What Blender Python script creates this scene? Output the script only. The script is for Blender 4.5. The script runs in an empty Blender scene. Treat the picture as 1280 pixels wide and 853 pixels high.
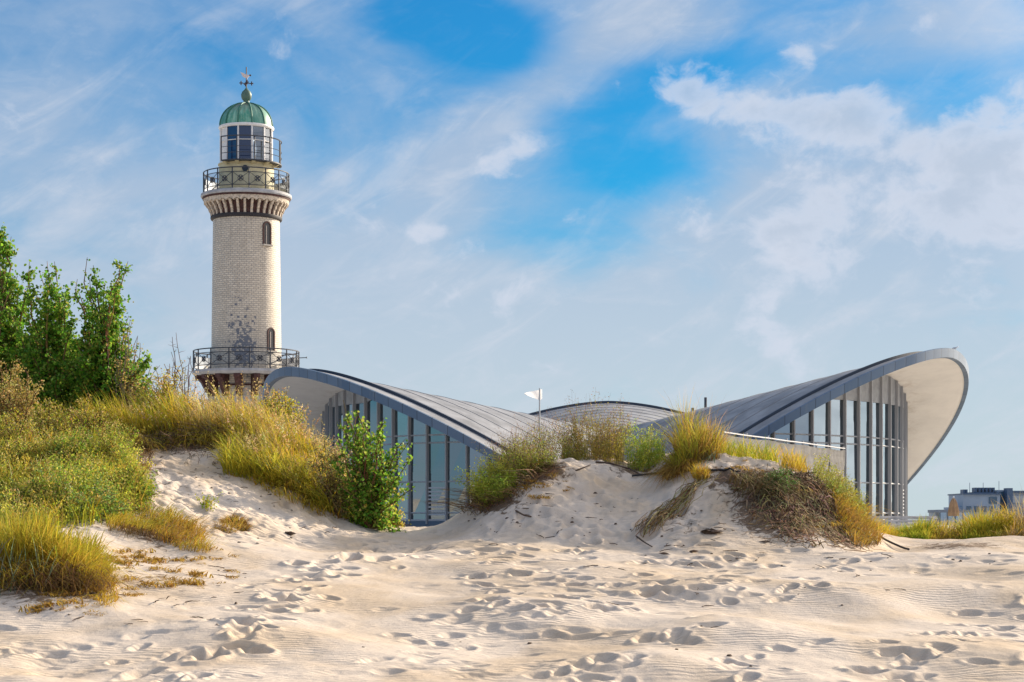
import bpy, math, numpy as np
from mathutils import Vector, Matrix

PI = math.pi
scene = bpy.context.scene
C = scene.collection
F = 2489.0          # focal length in photograph pixels (70 mm lens)
EYE = 1.7
HZ = 650.0
rng = np.random.default_rng(7)

# ------------------------------------------------------------------ camera
cd = bpy.data.cameras.new("camera")
cam = bpy.data.objects.new("camera", cd)
C.objects.link(cam)
cam.location = (0, 0, EYE)
cam.rotation_euler = (PI / 2, 0, 0)
cd.lens = 70; cd.sensor_width = 36
cd.shift_y = (HZ - 426.5) / 1280
cd.clip_start = 0.3; cd.clip_end = 20000
scene.camera = cam

# ------------------------------------------------------------------ light
SUN_EL, SUN_AZ = math.radians(21), math.radians(48)     # azimuth measured from +Y towards +X
SD = Vector((math.sin(SUN_AZ) * math.cos(SUN_EL), math.cos(SUN_AZ) * math.cos(SUN_EL), math.sin(SUN_EL)))
sl = bpy.data.lights.new("sun", "SUN")
sl.energy = 5.0; sl.angle = math.radians(0.5); sl.color = (1.0, 0.85, 0.66)
so = bpy.data.objects.new("sun", sl); C.objects.link(so)
so.rotation_euler = SD.to_track_quat('Z', 'Y').to_euler()
SKY_STRENGTH = 0.15
vs = scene.view_settings
vs.view_transform = 'Standard'; vs.look = 'None'; vs.exposure = 0.68; vs.gamma = 1.0; vs.use_curve_mapping = False


class NT:
    """small helper to wire shader nodes"""
    def __init__(s, tree):
        s.t = tree; s.n = tree.nodes; s.l = tree.links
    def new(s, typ, **kw):
        n = s.n.new(typ)
        for k, v in kw.items(): setattr(n, k, v)
        return n
    def put(s, sock, v):
        if isinstance(v, bpy.types.NodeSocket): s.l.new(v, sock)
        elif v is not None: sock.default_value = v
    def m(s, op, a, b=None, c=None, clamp=False):
        n = s.new('ShaderNodeMath', operation=op); n.use_clamp = clamp
        s.put(n.inputs[0], a)
        if b is not None: s.put(n.inputs[1], b)
        if c is not None: s.put(n.inputs[2], c)
        return n.outputs[0]
    def mix(s, f, a, b, mode='MIX'):
        n = s.new('ShaderNodeMix', data_type='RGBA', blend_type=mode)
        s.put(n.inputs[0], f)
        for i, v in ((6, a), (7, b)):
            if isinstance(v, tuple) and len(v) == 3: v = (*v, 1)
            s.put(n.inputs[i], v)
        return n.outputs[2]
    def ramp(s, f, lo, hi):
        n = s.new('ShaderNodeMapRange', interpolation_type='SMOOTHSTEP')
        s.put(n.inputs[0], f); n.inputs[1].default_value = lo; n.inputs[2].default_value = hi
        return n.outputs[0]
    def noise(s, vec, scale, detail=4, rough=.55, dist=0.0):
        n = s.new('ShaderNodeTexNoise')
        if vec is not None: s.put(n.inputs['Vector'], vec)
        n.inputs['Scale'].default_value = scale; n.inputs['Detail'].default_value = detail
        n.inputs['Roughness'].default_value = rough; n.inputs['Distortion'].default_value = dist
        return n.outputs[0]
    def xyz(s, x, y, z):
        n = s.new('ShaderNodeCombineXYZ')
        for i, v in enumerate((x, y, z)): s.put(n.inputs[i], v)
        return n.outputs[0]
    def sep(s, v):
        n = s.new('ShaderNodeSeparateXYZ'); s.put(n.inputs[0], v); return n.outputs
    def vmul(s, v, t):
        n = s.new('ShaderNodeVectorMath', operation='MULTIPLY'); s.put(n.inputs[0], v); n.inputs[1].default_value = t
        return n.outputs[0]


def build_world():
    w = bpy.data.worlds.new("World"); scene.world = w; w.use_nodes = True
    t = NT(w.node_tree); t.n.clear()
    sky = t.new('ShaderNodeTexSky', sky_type='NISHITA')
    sky.sun_disc = False; sky.sun_elevation = SUN_EL; sky.sun_rotation = SUN_AZ
    sky.air_density = 1.0; sky.dust_density = 0.4; sky.ozone_density = 2.5
    d = t.new('ShaderNodeTexCoord').outputs['Generated']
    x, y, z = t.sep(d)
    u = t.m('ARCTAN2', x, y)
    v = t.m('ARCSINE', t.m('MAXIMUM', t.m('MINIMUM', z, 1.0), -1.0))
    def uv(px, py):
        a = math.atan((px - 640) / F); return a, math.atan((HZ - py) / F * math.cos(a))
    def blob(px, py, sx, sy, amp, ang=0.0):
        u0, v0 = uv(px, py)
        du = t.m('SUBTRACT', u, u0); dv = t.m('SUBTRACT', v, v0)
        c, s_ = math.cos(ang), math.sin(ang)
        a = t.m('MULTIPLY_ADD', du, c * F / sx, t.m('MULTIPLY', dv, s_ * F / sx))
        b = t.m('MULTIPLY_ADD', du, -s_ * F / sy, t.m('MULTIPLY', dv, c * F / sy))
        q = t.m('ADD', t.m('MULTIPLY', a, a), t.m('MULTIPLY', b, b))
        return t.m('MULTIPLY', t.m('EXPONENT', t.m('MULTIPLY', q, -1.0)), amp)
    def total(lst):
        r = None
        for bb in lst:
            o = blob(*bb); r = o if r is None else t.m('ADD', r, o)
        return r
    dv2 = t.xyz(u, t.m('MULTIPLY', v, 1.9), 0.37)
    dv3 = t.xyz(u, t.m('MULTIPLY', v, 1.25), 1.7)
    # thin veil: wide and soft
    n1 = t.noise(dv2, 7.0, 7, .55, .6)
    n1b = t.noise(dv2, 24.0, 5, .6, .4)
    veil = t.m('MULTIPLY_ADD', t.m('SUBTRACT', n1, .5), 1.5, t.m('MULTIPLY', t.m('SUBTRACT', n1b, .5), .35))
    # more veil towards the horizon
    low = t.m('MULTIPLY', t.m('SUBTRACT', 1.0, t.ramp(v, 0.03, 0.19)), .72)
    veil = t.m('ADD', veil, t.m('ADD', low, .46))
    vb = total([(1110, 280, 250, 125, .62), (650, 130, 230, 46, .55, .62), (830, 30, 110, 45, .4), (1200, 25, 110, 45, .4),
                (470, 330, 190, 90, .2), (90, 120, 190, 70, .12), (580, 32, 115, 46, -1.0, -.35), (800, 208, 105, 48, -.60), (870, 85, 150, 38, -.35),
                (1220, 140, 100, 45, -.3), (330, 60, 160, 70, -.22), (700, 300, 110, 40, -.2), (120, 220, 200, 60, .18), (700, 410, 300, 60, .25)])
    # unseen brightness behind the camera, added as fill light, strongest on the sunward side
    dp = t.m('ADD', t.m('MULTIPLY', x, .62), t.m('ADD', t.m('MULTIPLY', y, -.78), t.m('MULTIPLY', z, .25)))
    fill_sky = t.ramp(dp, -.45, .55)
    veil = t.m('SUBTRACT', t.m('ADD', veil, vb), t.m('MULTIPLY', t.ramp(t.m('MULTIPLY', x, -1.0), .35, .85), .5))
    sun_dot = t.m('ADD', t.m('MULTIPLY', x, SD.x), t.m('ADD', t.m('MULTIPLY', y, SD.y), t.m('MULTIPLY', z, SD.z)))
    glow = t.m('MAXIMUM', t.ramp(sun_dot, .80, 1.0), t.m('MULTIPLY', t.ramp(u, .34, .80), t.m('SUBTRACT', 1.0, t.ramp(u, 1.5, 2.1))))  # out-of-view sunward sky also brightened, added for the reflections in the glass
    veil = t.ramp(t.m('ADD', t.m('ADD', veil, t.m('MULTIPLY', glow, .6)), t.m('MULTIPLY', fill_sky, .8)), 0.02, 1.02)
    # cumulus: crisper edges
    wv = t.new('ShaderNodeTexNoise'); t.put(wv.inputs['Vector'], dv3); wv.inputs['Scale'].default_value = 16.0; wv.inputs['Detail'].default_value = 3
    wa = t.new('ShaderNodeVectorMath', operation='MULTIPLY_ADD'); t.put(wa.inputs[0], wv.outputs[1]); wa.inputs[1].default_value = (.035, .035, .0); t.put(wa.inputs[2], dv3)
    n2 = t.noise(wa.outputs[0], 34.0, 10, .60, .0)
    n3 = t.noise(wa.outputs[0], 12.0, 5, .5, .0)
    cb = total([(960, 138, 170, 34, .40, -.15), (1050, 140, 70, 30, .22), (860, 128, 55, 24, .25, -.3), (1150, 235, 210, 95, .34), (1010, 300, 170, 90, .20), (640, 190, 75, 26, .40, .25), (530, 288, 110, 24, .30, -.15), (580, 360, 110, 30, .32),
                (980, 420, 220, 40, .22), (1250, 200, 70, 55, .28), (930, 75, 150, 30, .16, .2), (1190, 20, 110, 40, .24), (740, 85, 60, 20, .12), (20, 250, 60, 20, .15), (800, 210, 95, 40, -.4), (560, 40, 110, 45, -.4), (300, 330, 250, 200, -.12)])
    cu0 = t.m('ADD', t.m('MULTIPLY_ADD', n2, 1.5, t.m('MULTIPLY', n3, 1.1)), cb)
    cu = t.ramp(cu0, 1.48, 1.84)
    core = t.ramp(cu0, 1.70, 2.15)
    # colours are radiance / strength of the background node
    k = 1.0 / SKY_STRENGTH
    hs = t.new('ShaderNodeHueSaturation'); hs.inputs['Saturation'].default_value = 1.25; hs.inputs['Value'].default_value = 1.0
    t.put(hs.inputs['Color'], sky.outputs[0])
    tint = t.mix(1.0, hs.outputs[0], (.02, .335, .47), 'MULTIPLY')
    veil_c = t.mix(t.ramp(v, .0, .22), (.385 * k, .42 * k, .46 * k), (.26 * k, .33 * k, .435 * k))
    veil_c = t.mix(fill_sky, veil_c, (.31 * k, .355 * k, .47 * k))
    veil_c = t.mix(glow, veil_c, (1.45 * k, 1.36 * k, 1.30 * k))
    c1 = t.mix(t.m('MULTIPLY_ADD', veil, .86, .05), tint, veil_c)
    cu_c = t.mix(core, (.43 * k, .46 * k, .53 * k), (.335 * k, .38 * k, .455 * k))
    # long thin streaks lying across the whole view
    ca, sa = math.cos(.50), math.sin(.50)
    su = t.m('ADD', t.m('MULTIPLY', u, ca), t.m('MULTIPLY', v, sa)); sv = t.m('SUBTRACT', t.m('MULTIPLY', v, ca), t.m('MULTIPLY', u, sa))
    n5 = t.noise(t.xyz(su, t.m('MULTIPLY', sv, 3.2), 4.1), 13.0, 9, .62, .7)
    n6 = t.noise(t.xyz(u, t.m('MULTIPLY', v, 2.2), 8.3), 30.0, 9, .66, .5)
    wisp = t.m('ADD', t.m('MULTIPLY', t.ramp(n5, .46, .74), .55), t.m('MULTIPLY', t.ramp(n6, .50, .74), .30))
    wisp = t.m('MULTIPLY', wisp, t.m('MULTIPLY_ADD', veil, .8, .12))
    c1 = t.mix(wisp, c1, (.41 * k, .44 * k, .50 * k))
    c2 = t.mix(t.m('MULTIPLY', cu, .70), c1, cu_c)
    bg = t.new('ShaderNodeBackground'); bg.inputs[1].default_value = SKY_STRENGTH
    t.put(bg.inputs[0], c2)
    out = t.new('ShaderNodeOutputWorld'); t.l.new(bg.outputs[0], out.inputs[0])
build_world()


# ------------------------------------------------------------------ materials
def M(name, rgb, rough=.6, spec=.3, metal=0.0, var=0.0, vscale=2.0, bump=0.0, bscale=20.0, stretch=(1, 1, 1)):
    m = bpy.data.materials.new(name); m.use_nodes = True
    t = NT(m.node_tree); p = t.n['Principled BSDF']
    p.inputs['Roughness'].default_value = rough; p.inputs['Specular IOR Level'].default_value = spec; p.inputs['Metallic'].default_value = metal
    p.inputs['Base Color'].default_value = (*rgb, 1)
    if var or bump:
        co = t.vmul(t.new('ShaderNodeTexCoord').outputs['Object'], stretch)
        if var:
            n = t.noise(co, vscale, 6, .6)
            lo = tuple(max(0, c * (1 - var)) for c in rgb); hi = tuple(min(1, c * (1 + var)) for c in rgb)
            t.put(p.inputs['Base Color'], t.mix(t.ramp(n, .3, .7), lo, hi))
        if bump:
            b = t.new('ShaderNodeBump'); b.inputs['Strength'].default_value = bump; b.inputs['Distance'].default_value = .05
            t.put(b.inputs['Height'], t.noise(co, bscale, 4)); t.l.new(b.outputs[0], p.inputs['Normal'])
    return m


def leaf_mat(name, trans=.4, rough=.55, spec=.25):
    m = bpy.data.materials.new(name); m.use_nodes = True
    t = NT(m.node_tree); p = t.n['Principled BSDF']; out = t.n['Material Output']
    a = t.new('ShaderNodeAttribute', attribute_name='Col')
    t.l.new(a.outputs['Color'], p.inputs['Base Color'])
    p.inputs['Roughness'].default_value = rough; p.inputs['Specular IOR Level'].default_value = spec
    tr = t.new('ShaderNodeBsdfTranslucent'); t.l.new(a.outputs['Color'], tr.inputs[0])
    mx = t.new('ShaderNodeMixShader'); mx.inputs[0].default_value = trans
    t.l.new(p.outputs[0], mx.inputs[1]); t.l.new(tr.outputs[0], mx.inputs[2]); t.l.new(mx.outputs[0], out.inputs[0])
    return m

MLEAF = leaf_mat('leaf', .45, .5, .18)
MGRASS = leaf_mat('grass_blade', .5, .6, .08)
MSTEM = leaf_mat('stem', .0, .8, .1)


def glass_mat(name, tint, refl, rough=.02, gcol=(1, 1, 1)):
    m = bpy.data.materials.new(name); m.use_nodes = True
    t = NT(m.node_tree); t.n.remove(t.n['Principled BSDF']); out = t.n['Material Output']
    tr = t.new('ShaderNodeBsdfTransparent'); tr.inputs[0].default_value = (*tint, 1)
    gl = t.new('ShaderNodeBsdfGlossy'); gl.inputs['Roughness'].default_value = rough; gl.inputs[0].default_value = (*gcol, 1)
    fr = t.new('ShaderNodeFresnel'); fr.inputs[0].default_value = 1.5
    f = t.m('ADD', fr.outputs[0], refl, clamp=True)
    mx = t.new('ShaderNodeMixShader'); t.put(mx.inputs[0], f)
    t.l.new(tr.outputs[0], mx.inputs[1]); t.l.new(gl.outputs[0], mx.inputs[2]); t.l.new(mx.outputs[0], out.inputs[0])
    return m


# ------------------------------------------------------------------ objects
def tag(o, label=None, cat=None, group=None, kind=None):
    if label: o['label'] = label
    if cat: o['category'] = cat
    if group: o['group'] = group
    if kind: o['kind'] = kind
    return o

def empty(name, loc, label, cat, group=None):
    o = bpy.data.objects.new(name, None); C.objects.link(o); o.location = loc; o.empty_display_size = .2
    return tag(o, label, cat, group)

def mesh_obj(name, V, T, mat, parent=None, loc=None, col=None, smooth=False):
    """triangles / quads given as arrays of the same arity, or a list of polygons"""
    V = np.asarray(V, np.float32)
    if loc is not None: V = V - np.asarray(loc, np.float32)
    me = bpy.data.meshes.new(name)
    if isinstance(T, np.ndarray):
        n, k = T.shape
        me.vertices.add(len(V)); me.vertices.foreach_set('co', V.ravel())
        me.loops.add(n * k); me.loops.foreach_set('vertex_index', T.astype(np.int32).ravel())
        me.polygons.add(n); me.polygons.foreach_set('loop_start', np.arange(0, n * k, k, dtype=np.int32))
        me.update(calc_edges=True)
    else:
        me.from_pydata(V.tolist(), [], T); me.update()
    if col is not None:
        a = me.color_attributes.new('Col', 'FLOAT_COLOR', 'POINT')
        cc = np.ones((len(V), 4), np.float32); cc[:, :3] = col
        a.data.foreach_set('color', cc.ravel())
    if smooth: me.polygons.foreach_set('use_smooth', np.ones(len(me.polygons), bool))
    if mat is not None: me.materials.append(mat)
    o = bpy.data.objects.new(name, me); C.objects.link(o)
    if parent is not None: o.parent = parent
    elif loc is not None: o.location = loc
    return o


class MB:
    """collects polygons, then becomes ONE mesh object"""
    def __init__(s): s.v = []; s.f = []
    def add(s, vs, fs):
        n = len(s.v); s.v += [tuple(map(float, p)) for p in vs]; s.f += [[n + i for i in f] for f in fs]; return s
    def box(s, c, size, rz=0.0, R=None):
        hx, hy, hz = size[0] / 2, size[1] / 2, size[2] / 2
        P = [Vector((a * hx, b * hy, d * hz)) for d in (-1, 1) for a, b in ((-1, -1), (1, -1), (1, 1), (-1, 1))]
        R = R or Matrix.Rotation(rz, 3, 'Z'); c = Vector(c)
        return s.add([R @ p + c for p in P], [[3, 2, 1, 0], [4, 5, 6, 7], [0, 1, 5, 4], [1, 2, 6, 5], [2, 3, 7, 6], [3, 0, 4, 7]])
    def tube(s, pts, r, n=6, close=False):
        pts = [Vector(p) for p in pts]; K = len(pts); rs = r if hasattr(r, '__len__') else [r] * K
        vs = []; prev = None
        for i, p in enumerate(pts):
            a = pts[(i - 1) % K] if (close or i > 0) else p; b = pts[(i + 1) % K] if (close or i < K - 1) else p
            d = (b - a).normalized()
            ref = prev if prev is not None else (Vector((0, 0, 1)) if abs(d.z) < .9 else Vector((1, 0, 0)))
            x = (ref - d * ref.dot(d)).normalized(); prev = x; y = d.cross(x)
            vs += [p + (x * math.cos(2 * PI * j / n) + y * math.sin(2 * PI * j / n)) * rs[i] for j in range(n)]
        fs = []
        for i in range(K if close else K - 1):
            j2 = (i + 1) % K
            fs += [[i * n + j, i * n + (j + 1) % n, j2 * n + (j + 1) % n, j2 * n + j] for j in range(n)]
        if not close: fs += [list(range(n))[::-1], [(K - 1) * n + j for j in range(n)]]
        return s.add(vs, fs)
    def lathe(s, prof, n=48, a0=0.0, a1=2 * PI, c=(0, 0, 0)):
        full = abs(a1 - a0 - 2 * PI) < 1e-6; N = n if full else n + 1; K = len(prof)
        vs = [(c[0] + r * math.sin(a0 + (a1 - a0) * i / n), c[1] - r * math.cos(a0 + (a1 - a0) * i / n), c[2] + z) for i in range(N) for r, z in prof]
        fs = []
        for i in range(n):
            j = (i + 1) % N
            fs += [[i * K + k, j * K + k, j * K + k + 1, i * K + k + 1] for k in range(K - 1)]
        return s.add(vs, fs)
    def obj(s, name, mat, parent=None, loc=None, smooth=False):
        o = mesh_obj(name, np.array(s.v), s.f, mat, parent, loc, smooth=False)
        if smooth:
            me = o.data; me.polygons.foreach_set('use_smooth', np.ones(len(me.polygons), bool))
            try: me.set_sharp_from_angle(angle=math.radians(35))
            except Exception: pass
        return o

def pol(r, a, z): return (r * math.sin(a), -r * math.cos(a), z)     # a = 0 faces the beach (-Y), positive to +X


# ------------------------------------------------------------------ terrain heights
def vnoise(x, y, seed=0):
    xi = np.floor(x).astype(np.int64); yi = np.floor(y).astype(np.int64); fx = x - xi; fy = y - yi
    fx = fx * fx * (3 - 2 * fx); fy = fy * fy * (3 - 2 * fy)
    def h(a, b):
        n = (a * 374761393 + b * 668265263 + seed * 1442695041) & 0xffffffff
        n = ((n ^ (n >> 13)) * 1274126177) & 0xffffffff
        return ((n ^ (n >> 16)) & 0xffff) / 65535.0
    return (h(xi, yi) * (1 - fx) + h(xi + 1, yi) * fx) * (1 - fy) + (h(xi, yi + 1) * (1 - fx) + h(xi + 1, yi + 1) * fx) * fy - .5

def fbm(x, y, seed=0, oct=4, g=.5):
    r = 0; a = 1.0
    for i in range(oct):
        r = r + a * vnoise(x * 2 ** i, y * 2 ** i, seed + i * 17); a *= g
    return r

B0 = [(6, -.3), (14, -.12), (18, 0), (20, .07), (24, .34), (28, .65), (32, .93), (34.3, 1.12)]
END = [(58, 1.35), (66, .9)]
COLS = {
    -400: B0[:4] + [(24, .5), (28, 1.3), (32, 1.9), (36, 2.4), (40, 3.0), (45, 3.6), (50, 3.7), (58, 3.2), (66, .9)],
    0: B0[:4] + [(25, .47), (27.3, 1.1), (32, 1.7), (36, 2.3), (40, 2.95), (45, 3.6), (50, 3.75), (58, 3.2), (66, .9)],
    110: B0[:4] + [(25, .45), (27.3, 1.0), (32, 1.55), (36, 2.2), (40, 2.9), (45, 3.65), (50, 3.75), (58, 3.2), (66, .9)],
    145: B0[:4] + [(24, .36), (28, .78), (32, 1.35), (36, 2.05), (40, 2.8), (45, 3.65), (50, 3.75), (58, 3.1), (66, .9)],
    200: B0[:4] + [(24, .35), (28, .73), (32, 1.2), (36, 1.85), (39, 2.45), (42, 3.1), (44, 3.7), (50, 3.8), (58, 3.0), (66, .9)],
    250: B0[:4] + [(24, .35), (28, .71), (32, 1.12), (36, 1.7), (39, 2.3), (42, 3.0), (44, 3.65), (50, 3.8), (58, 3.0), (66, .9)],
    300: B0[:4] + [(24, .34), (28, .68), (32, 1.05), (36, 1.5), (39, 2.1), (42, 3.0), (44, 3.6), (50, 3.7), (58, 2.8), (66, .9)],
    350: B0[:4] + [(24, .34), (28, .66), (32, 1.0), (36, 1.38), (39, 1.85), (42, 2.8), (44, 3.3), (50, 3.4), (58, 2.5), (66, .9)],
    400: B0[:4] + [(24, .34), (28, .65), (32, .97), (36, 1.28), (39, 1.55), (41, 2.2), (44, 2.7), (50, 2.8), (58, 2.0), (66, .9)],
    450: B0[:4] + [(24, .34), (28, .64), (32, .96), (36, 1.25), (39, 1.4), (42, 1.65), (45, 1.9), (50, 1.8), (58, 1.3), (66, .9)],
    500: B0 + [(36, 1.18), (39, 1.35), (42, 1.45), (45, 1.5), (50, 1.35), (58, 1.1), (66, .9)],
    545: B0 + [(36, 1.18), (39, 1.36), (42, 1.45), (45, 1.45), (50, 1.3), (58, 1.1), (66, .9)],
    590: B0 + [(36, 1.18), (38, 1.4), (40, 1.75), (42, 1.85), (46, 1.7), (50, 1.5), (58, 1.1), (66, .9)],
    640: B0 + [(36, 1.28), (37.2, 1.58), (38.8, 2.15), (40.5, 2.6), (43, 2.6), (48, 2.0)] + END,
    690: B0 + [(36, 1.33), (37, 1.62), (38.5, 2.2), (40, 2.8), (41, 2.93), (43, 2.9), (48, 2.2)] + END,
    740: B0 + [(36, 1.33), (37, 1.58), (38.5, 2.05), (40, 2.75), (41, 2.98), (43, 2.95), (48, 2.2)] + END,
    800: B0 + [(36, 1.36), (37, 1.66), (38.5, 2.2), (40, 2.7), (41, 2.83), (43, 2.85), (48, 2.2)] + END,
    840: B0 + [(35.6, 1.3), (36.7, 1.64), (38.2, 2.35), (39.5, 2.9), (41, 3.05), (43, 2.9), (48, 2.2)] + END,
    880: B0 + [(35.4, 1.28), (36.4, 1.62), (37.8, 2.35), (39, 2.92), (40.5, 3.13), (43, 3.0), (48, 2.3)] + END,
    950: B0 + [(35.4, 1.28), (36.2, 1.6), (37.4, 2.3), (38.6, 2.7), (40.5, 2.82), (43, 2.6), (48, 2.0)] + END,
    1010: B0 + [(35.4, 1.26), (36.2, 1.54), (37.4, 2.2), (38.6, 2.6), (40.5, 2.62), (43, 2.3), (48, 1.7)] + END,
    1060: B0 + [(35.6, 1.1), (36.6, 1.35), (38, 1.85), (40, 2.0), (43, 1.8), (48, 1.5), (58, 1.2), (66, .9)],
    1098: B0 + [(36, 1.1), (39, 1.22), (42, 1.3), (45, 1.35), (58, 1.15), (66, .9)],
    1130: B0 + [(36, 1.09), (39, 1.16), (42, 1.2), (45, 1.25), (58, 1.15), (66, .9)],
    1290: B0 + [(36, 1.12), (39, 1.2), (42, 1.24), (45, 1.25), (58, 1.15), (66, .9)],
    1700: B0 + [(36, 1.2), (39, 1.3), (42, 1.4), (45, 1.45), (58, 1.15), (66, .9)],
}
PX = np.arange(-400, 1701, 5.0); YY = np.arange(6, 66.01, .25)
_tab = np.array([np.interp(YY, *zip(*COLS[k])) for k in sorted(COLS)])
_T = np.array([np.interp(PX, sorted(COLS), _tab[:, j]) for j in range(len(YY))]).T
def _blur(a, s, ax):
    r = int(3 * s) + 1; k = np.exp(-.5 * (np.arange(-r, r + 1) / s) ** 2); k /= k.sum()
    p = [(0, 0), (0, 0)]; p[ax] = (r, r); b = np.pad(a, p, mode='edge')
    return np.apply_along_axis(lambda q: np.convolve(q, k, 'valid'), ax, b)
_T = _blur(_blur(_T, 3.2, 0), 2.6, 1)
def eff(Y): return np.maximum(Y, 14.0)
def to_px(X, Y): return 640 + X / eff(Y) * F
def Hpx(px, Y):
    px = np.clip(np.asarray(px, float), PX[0], PX[-1] - 1e-3); Yc = np.clip(np.asarray(Y, float), YY[0], YY[-1] - 1e-3)
    a = (px - PX[0]) / 5.0; b = (Yc - YY[0]) / .25
    i = a.astype(int); j = b.astype(int); a = a - i; b = b - j
    z = (_T[i, j] * (1 - a) + _T[i + 1, j] * a) * (1 - b) + (_T[i, j + 1] * (1 - a) + _T[i + 1, j + 1] * a) * b
    X = (px - 640) / F * eff(np.asarray(Y, float))
    dune = np.clip((z - 1.15) / .8, 0, 1)
    z = z + np.clip((Y - 10) / 6, 0, 1) * np.clip((52 - Y) / 6, 0, 1) * (.10 * fbm(X * .4, Y * .3, 5, 2) + .20 * fbm(X * .5 + .15 * Y, Y * .42, 77, 2))
    z = z + dune * (.22 * fbm(X * .55, Y * .55, 3, 3) + .10 * fbm(X * 1.9, Y * 1.9, 9, 3) + .07 * fbm(X * 5.0, Y * 6.5, 14, 3) - .10 * np.clip(fbm(X * 2.6 + .6 * Y, Y * 1.3, 61, 3), 0, 1) ** .8)
    return z
def ground(px, Y):
    px = np.asarray(px, float); Y = np.asarray(Y, float) + 0 * px
    return np.stack([(px - 640) / F * eff(Y), Y, Hpx(px, Y)], -1)
_ys = np.arange(16, 50, .06)
def hit(px, py):
    """first terrain point seen at photograph position (px, py)"""
    px = np.atleast_1d(np.asarray(px, float)); py = np.atleast_1d(np.asarray(py, float)); out = np.zeros(len(px))
    for s in range(0, len(px), 400):
        p = px[s:s + 400]; q = py[s:s + 400]
        Z = Hpx(p[:, None] + 0 * _ys, _ys[None] + 0 * p[:, None]); row = HZ - (Z - EYE) / _ys * F
        ok = row <= q[:, None]; k = np.where(ok.any(1), ok.argmax(1), row.argmin(1)); out[s:s + 400] = _ys[k]
    return ground(px, out)
def in_poly(poly, n):
    poly = np.array(poly, float); lo = poly.min(0); hi = poly.max(0); res = np.zeros((0, 2))
    while len(res) < n:
        p = lo + (hi - lo) * rng.random((n * 2, 2)); c = np.zeros(len(p), bool); j = len(poly) - 1
        for i in range(len(poly)):
            xi, yi = poly[i]; xj, yj = poly[j]
            c ^= ((yi > p[:, 1]) != (yj > p[:, 1])) & (p[:, 0] < (xj - xi) * (p[:, 1] - yi) / (yj - yi + 1e-9) + xi); j = i
        res = np.vstack([res, p[c]])
    return res[:n]


# ------------------------------------------------------------------ sand
def sand_material():
    m = bpy.data.materials.new('sand'); m.use_nodes = True
    t = NT(m.node_tree); p = t.n['Principled BSDF']
    p.inputs['Roughness'].default_value = .9; p.inputs['Specular IOR Level'].default_value = .1
    co = t.new('ShaderNodeTexCoord').outputs['Object']
    n1 = t.noise(t.vmul(co, (.35, .22, .3)), 1.6, 5, .55, .4)
    n2 = t.noise(co, 9.0, 5, .6); n3 = t.noise(co, 60.0, 3, .7)
    c = t.mix(t.ramp(n1, .38, .68), (.595, .51, .42), (.53, .42, .30))
    c = t.mix(t.m('MULTIPLY', t.ramp(n2, .52, .75), .35), c, (.43, .35, .27))
    c = t.mix(t.m('MULTIPLY', t.ramp(n3, .62, .70), .30), c, (.27, .21, .16))
    so_ = t.new('ShaderNodeAttribute', attribute_name='Soil').outputs['Fac']
    n4 = t.noise(co, 5.0, 8, .75, .8)
    f = t.ramp(t.m('ADD', so_, t.m('MULTIPLY', t.m('SUBTRACT', n4, .5), 1.7)), .33, .50)
    soil = t.mix(t.noise(co, 22.0, 5, .7), (.085, .06, .04), (.26, .18, .12))
    c = t.mix(f, c, soil)
    t.put(p.inputs['Base Color'], c)
    # wind ripples and grain
    warp = t.noise(co, 1.3, 3)
    x, y, z = t.sep(co)
    ph = t.m('ADD', t.m('MULTIPLY_ADD', y, 52.0, t.m('MULTIPLY', x, 9.0)), t.m('MULTIPLY', warp, 26.0))
    rip = t.m('MULTIPLY', t.m('SINE', ph), t.ramp(t.noise(co, .5, 3), .36, .58))
    h = t.m('ADD', t.m('MULTIPLY', rip, .2), t.m('ADD', t.m('MULTIPLY', n2, .9), t.m('MULTIPLY', n3, .28)))
    h = t.m('ADD', h, t.m('MULTIPLY', t.m('MULTIPLY', f, n4), 1.6))
    b = t.new('ShaderNodeBump'); b.inputs['Strength'].default_value = .55; b.inputs['Distance'].default_value = .035
    t.put(b.inputs['Height'], h); t.l.new(b.outputs[0], p.inputs['Normal'])
    return m


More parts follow.
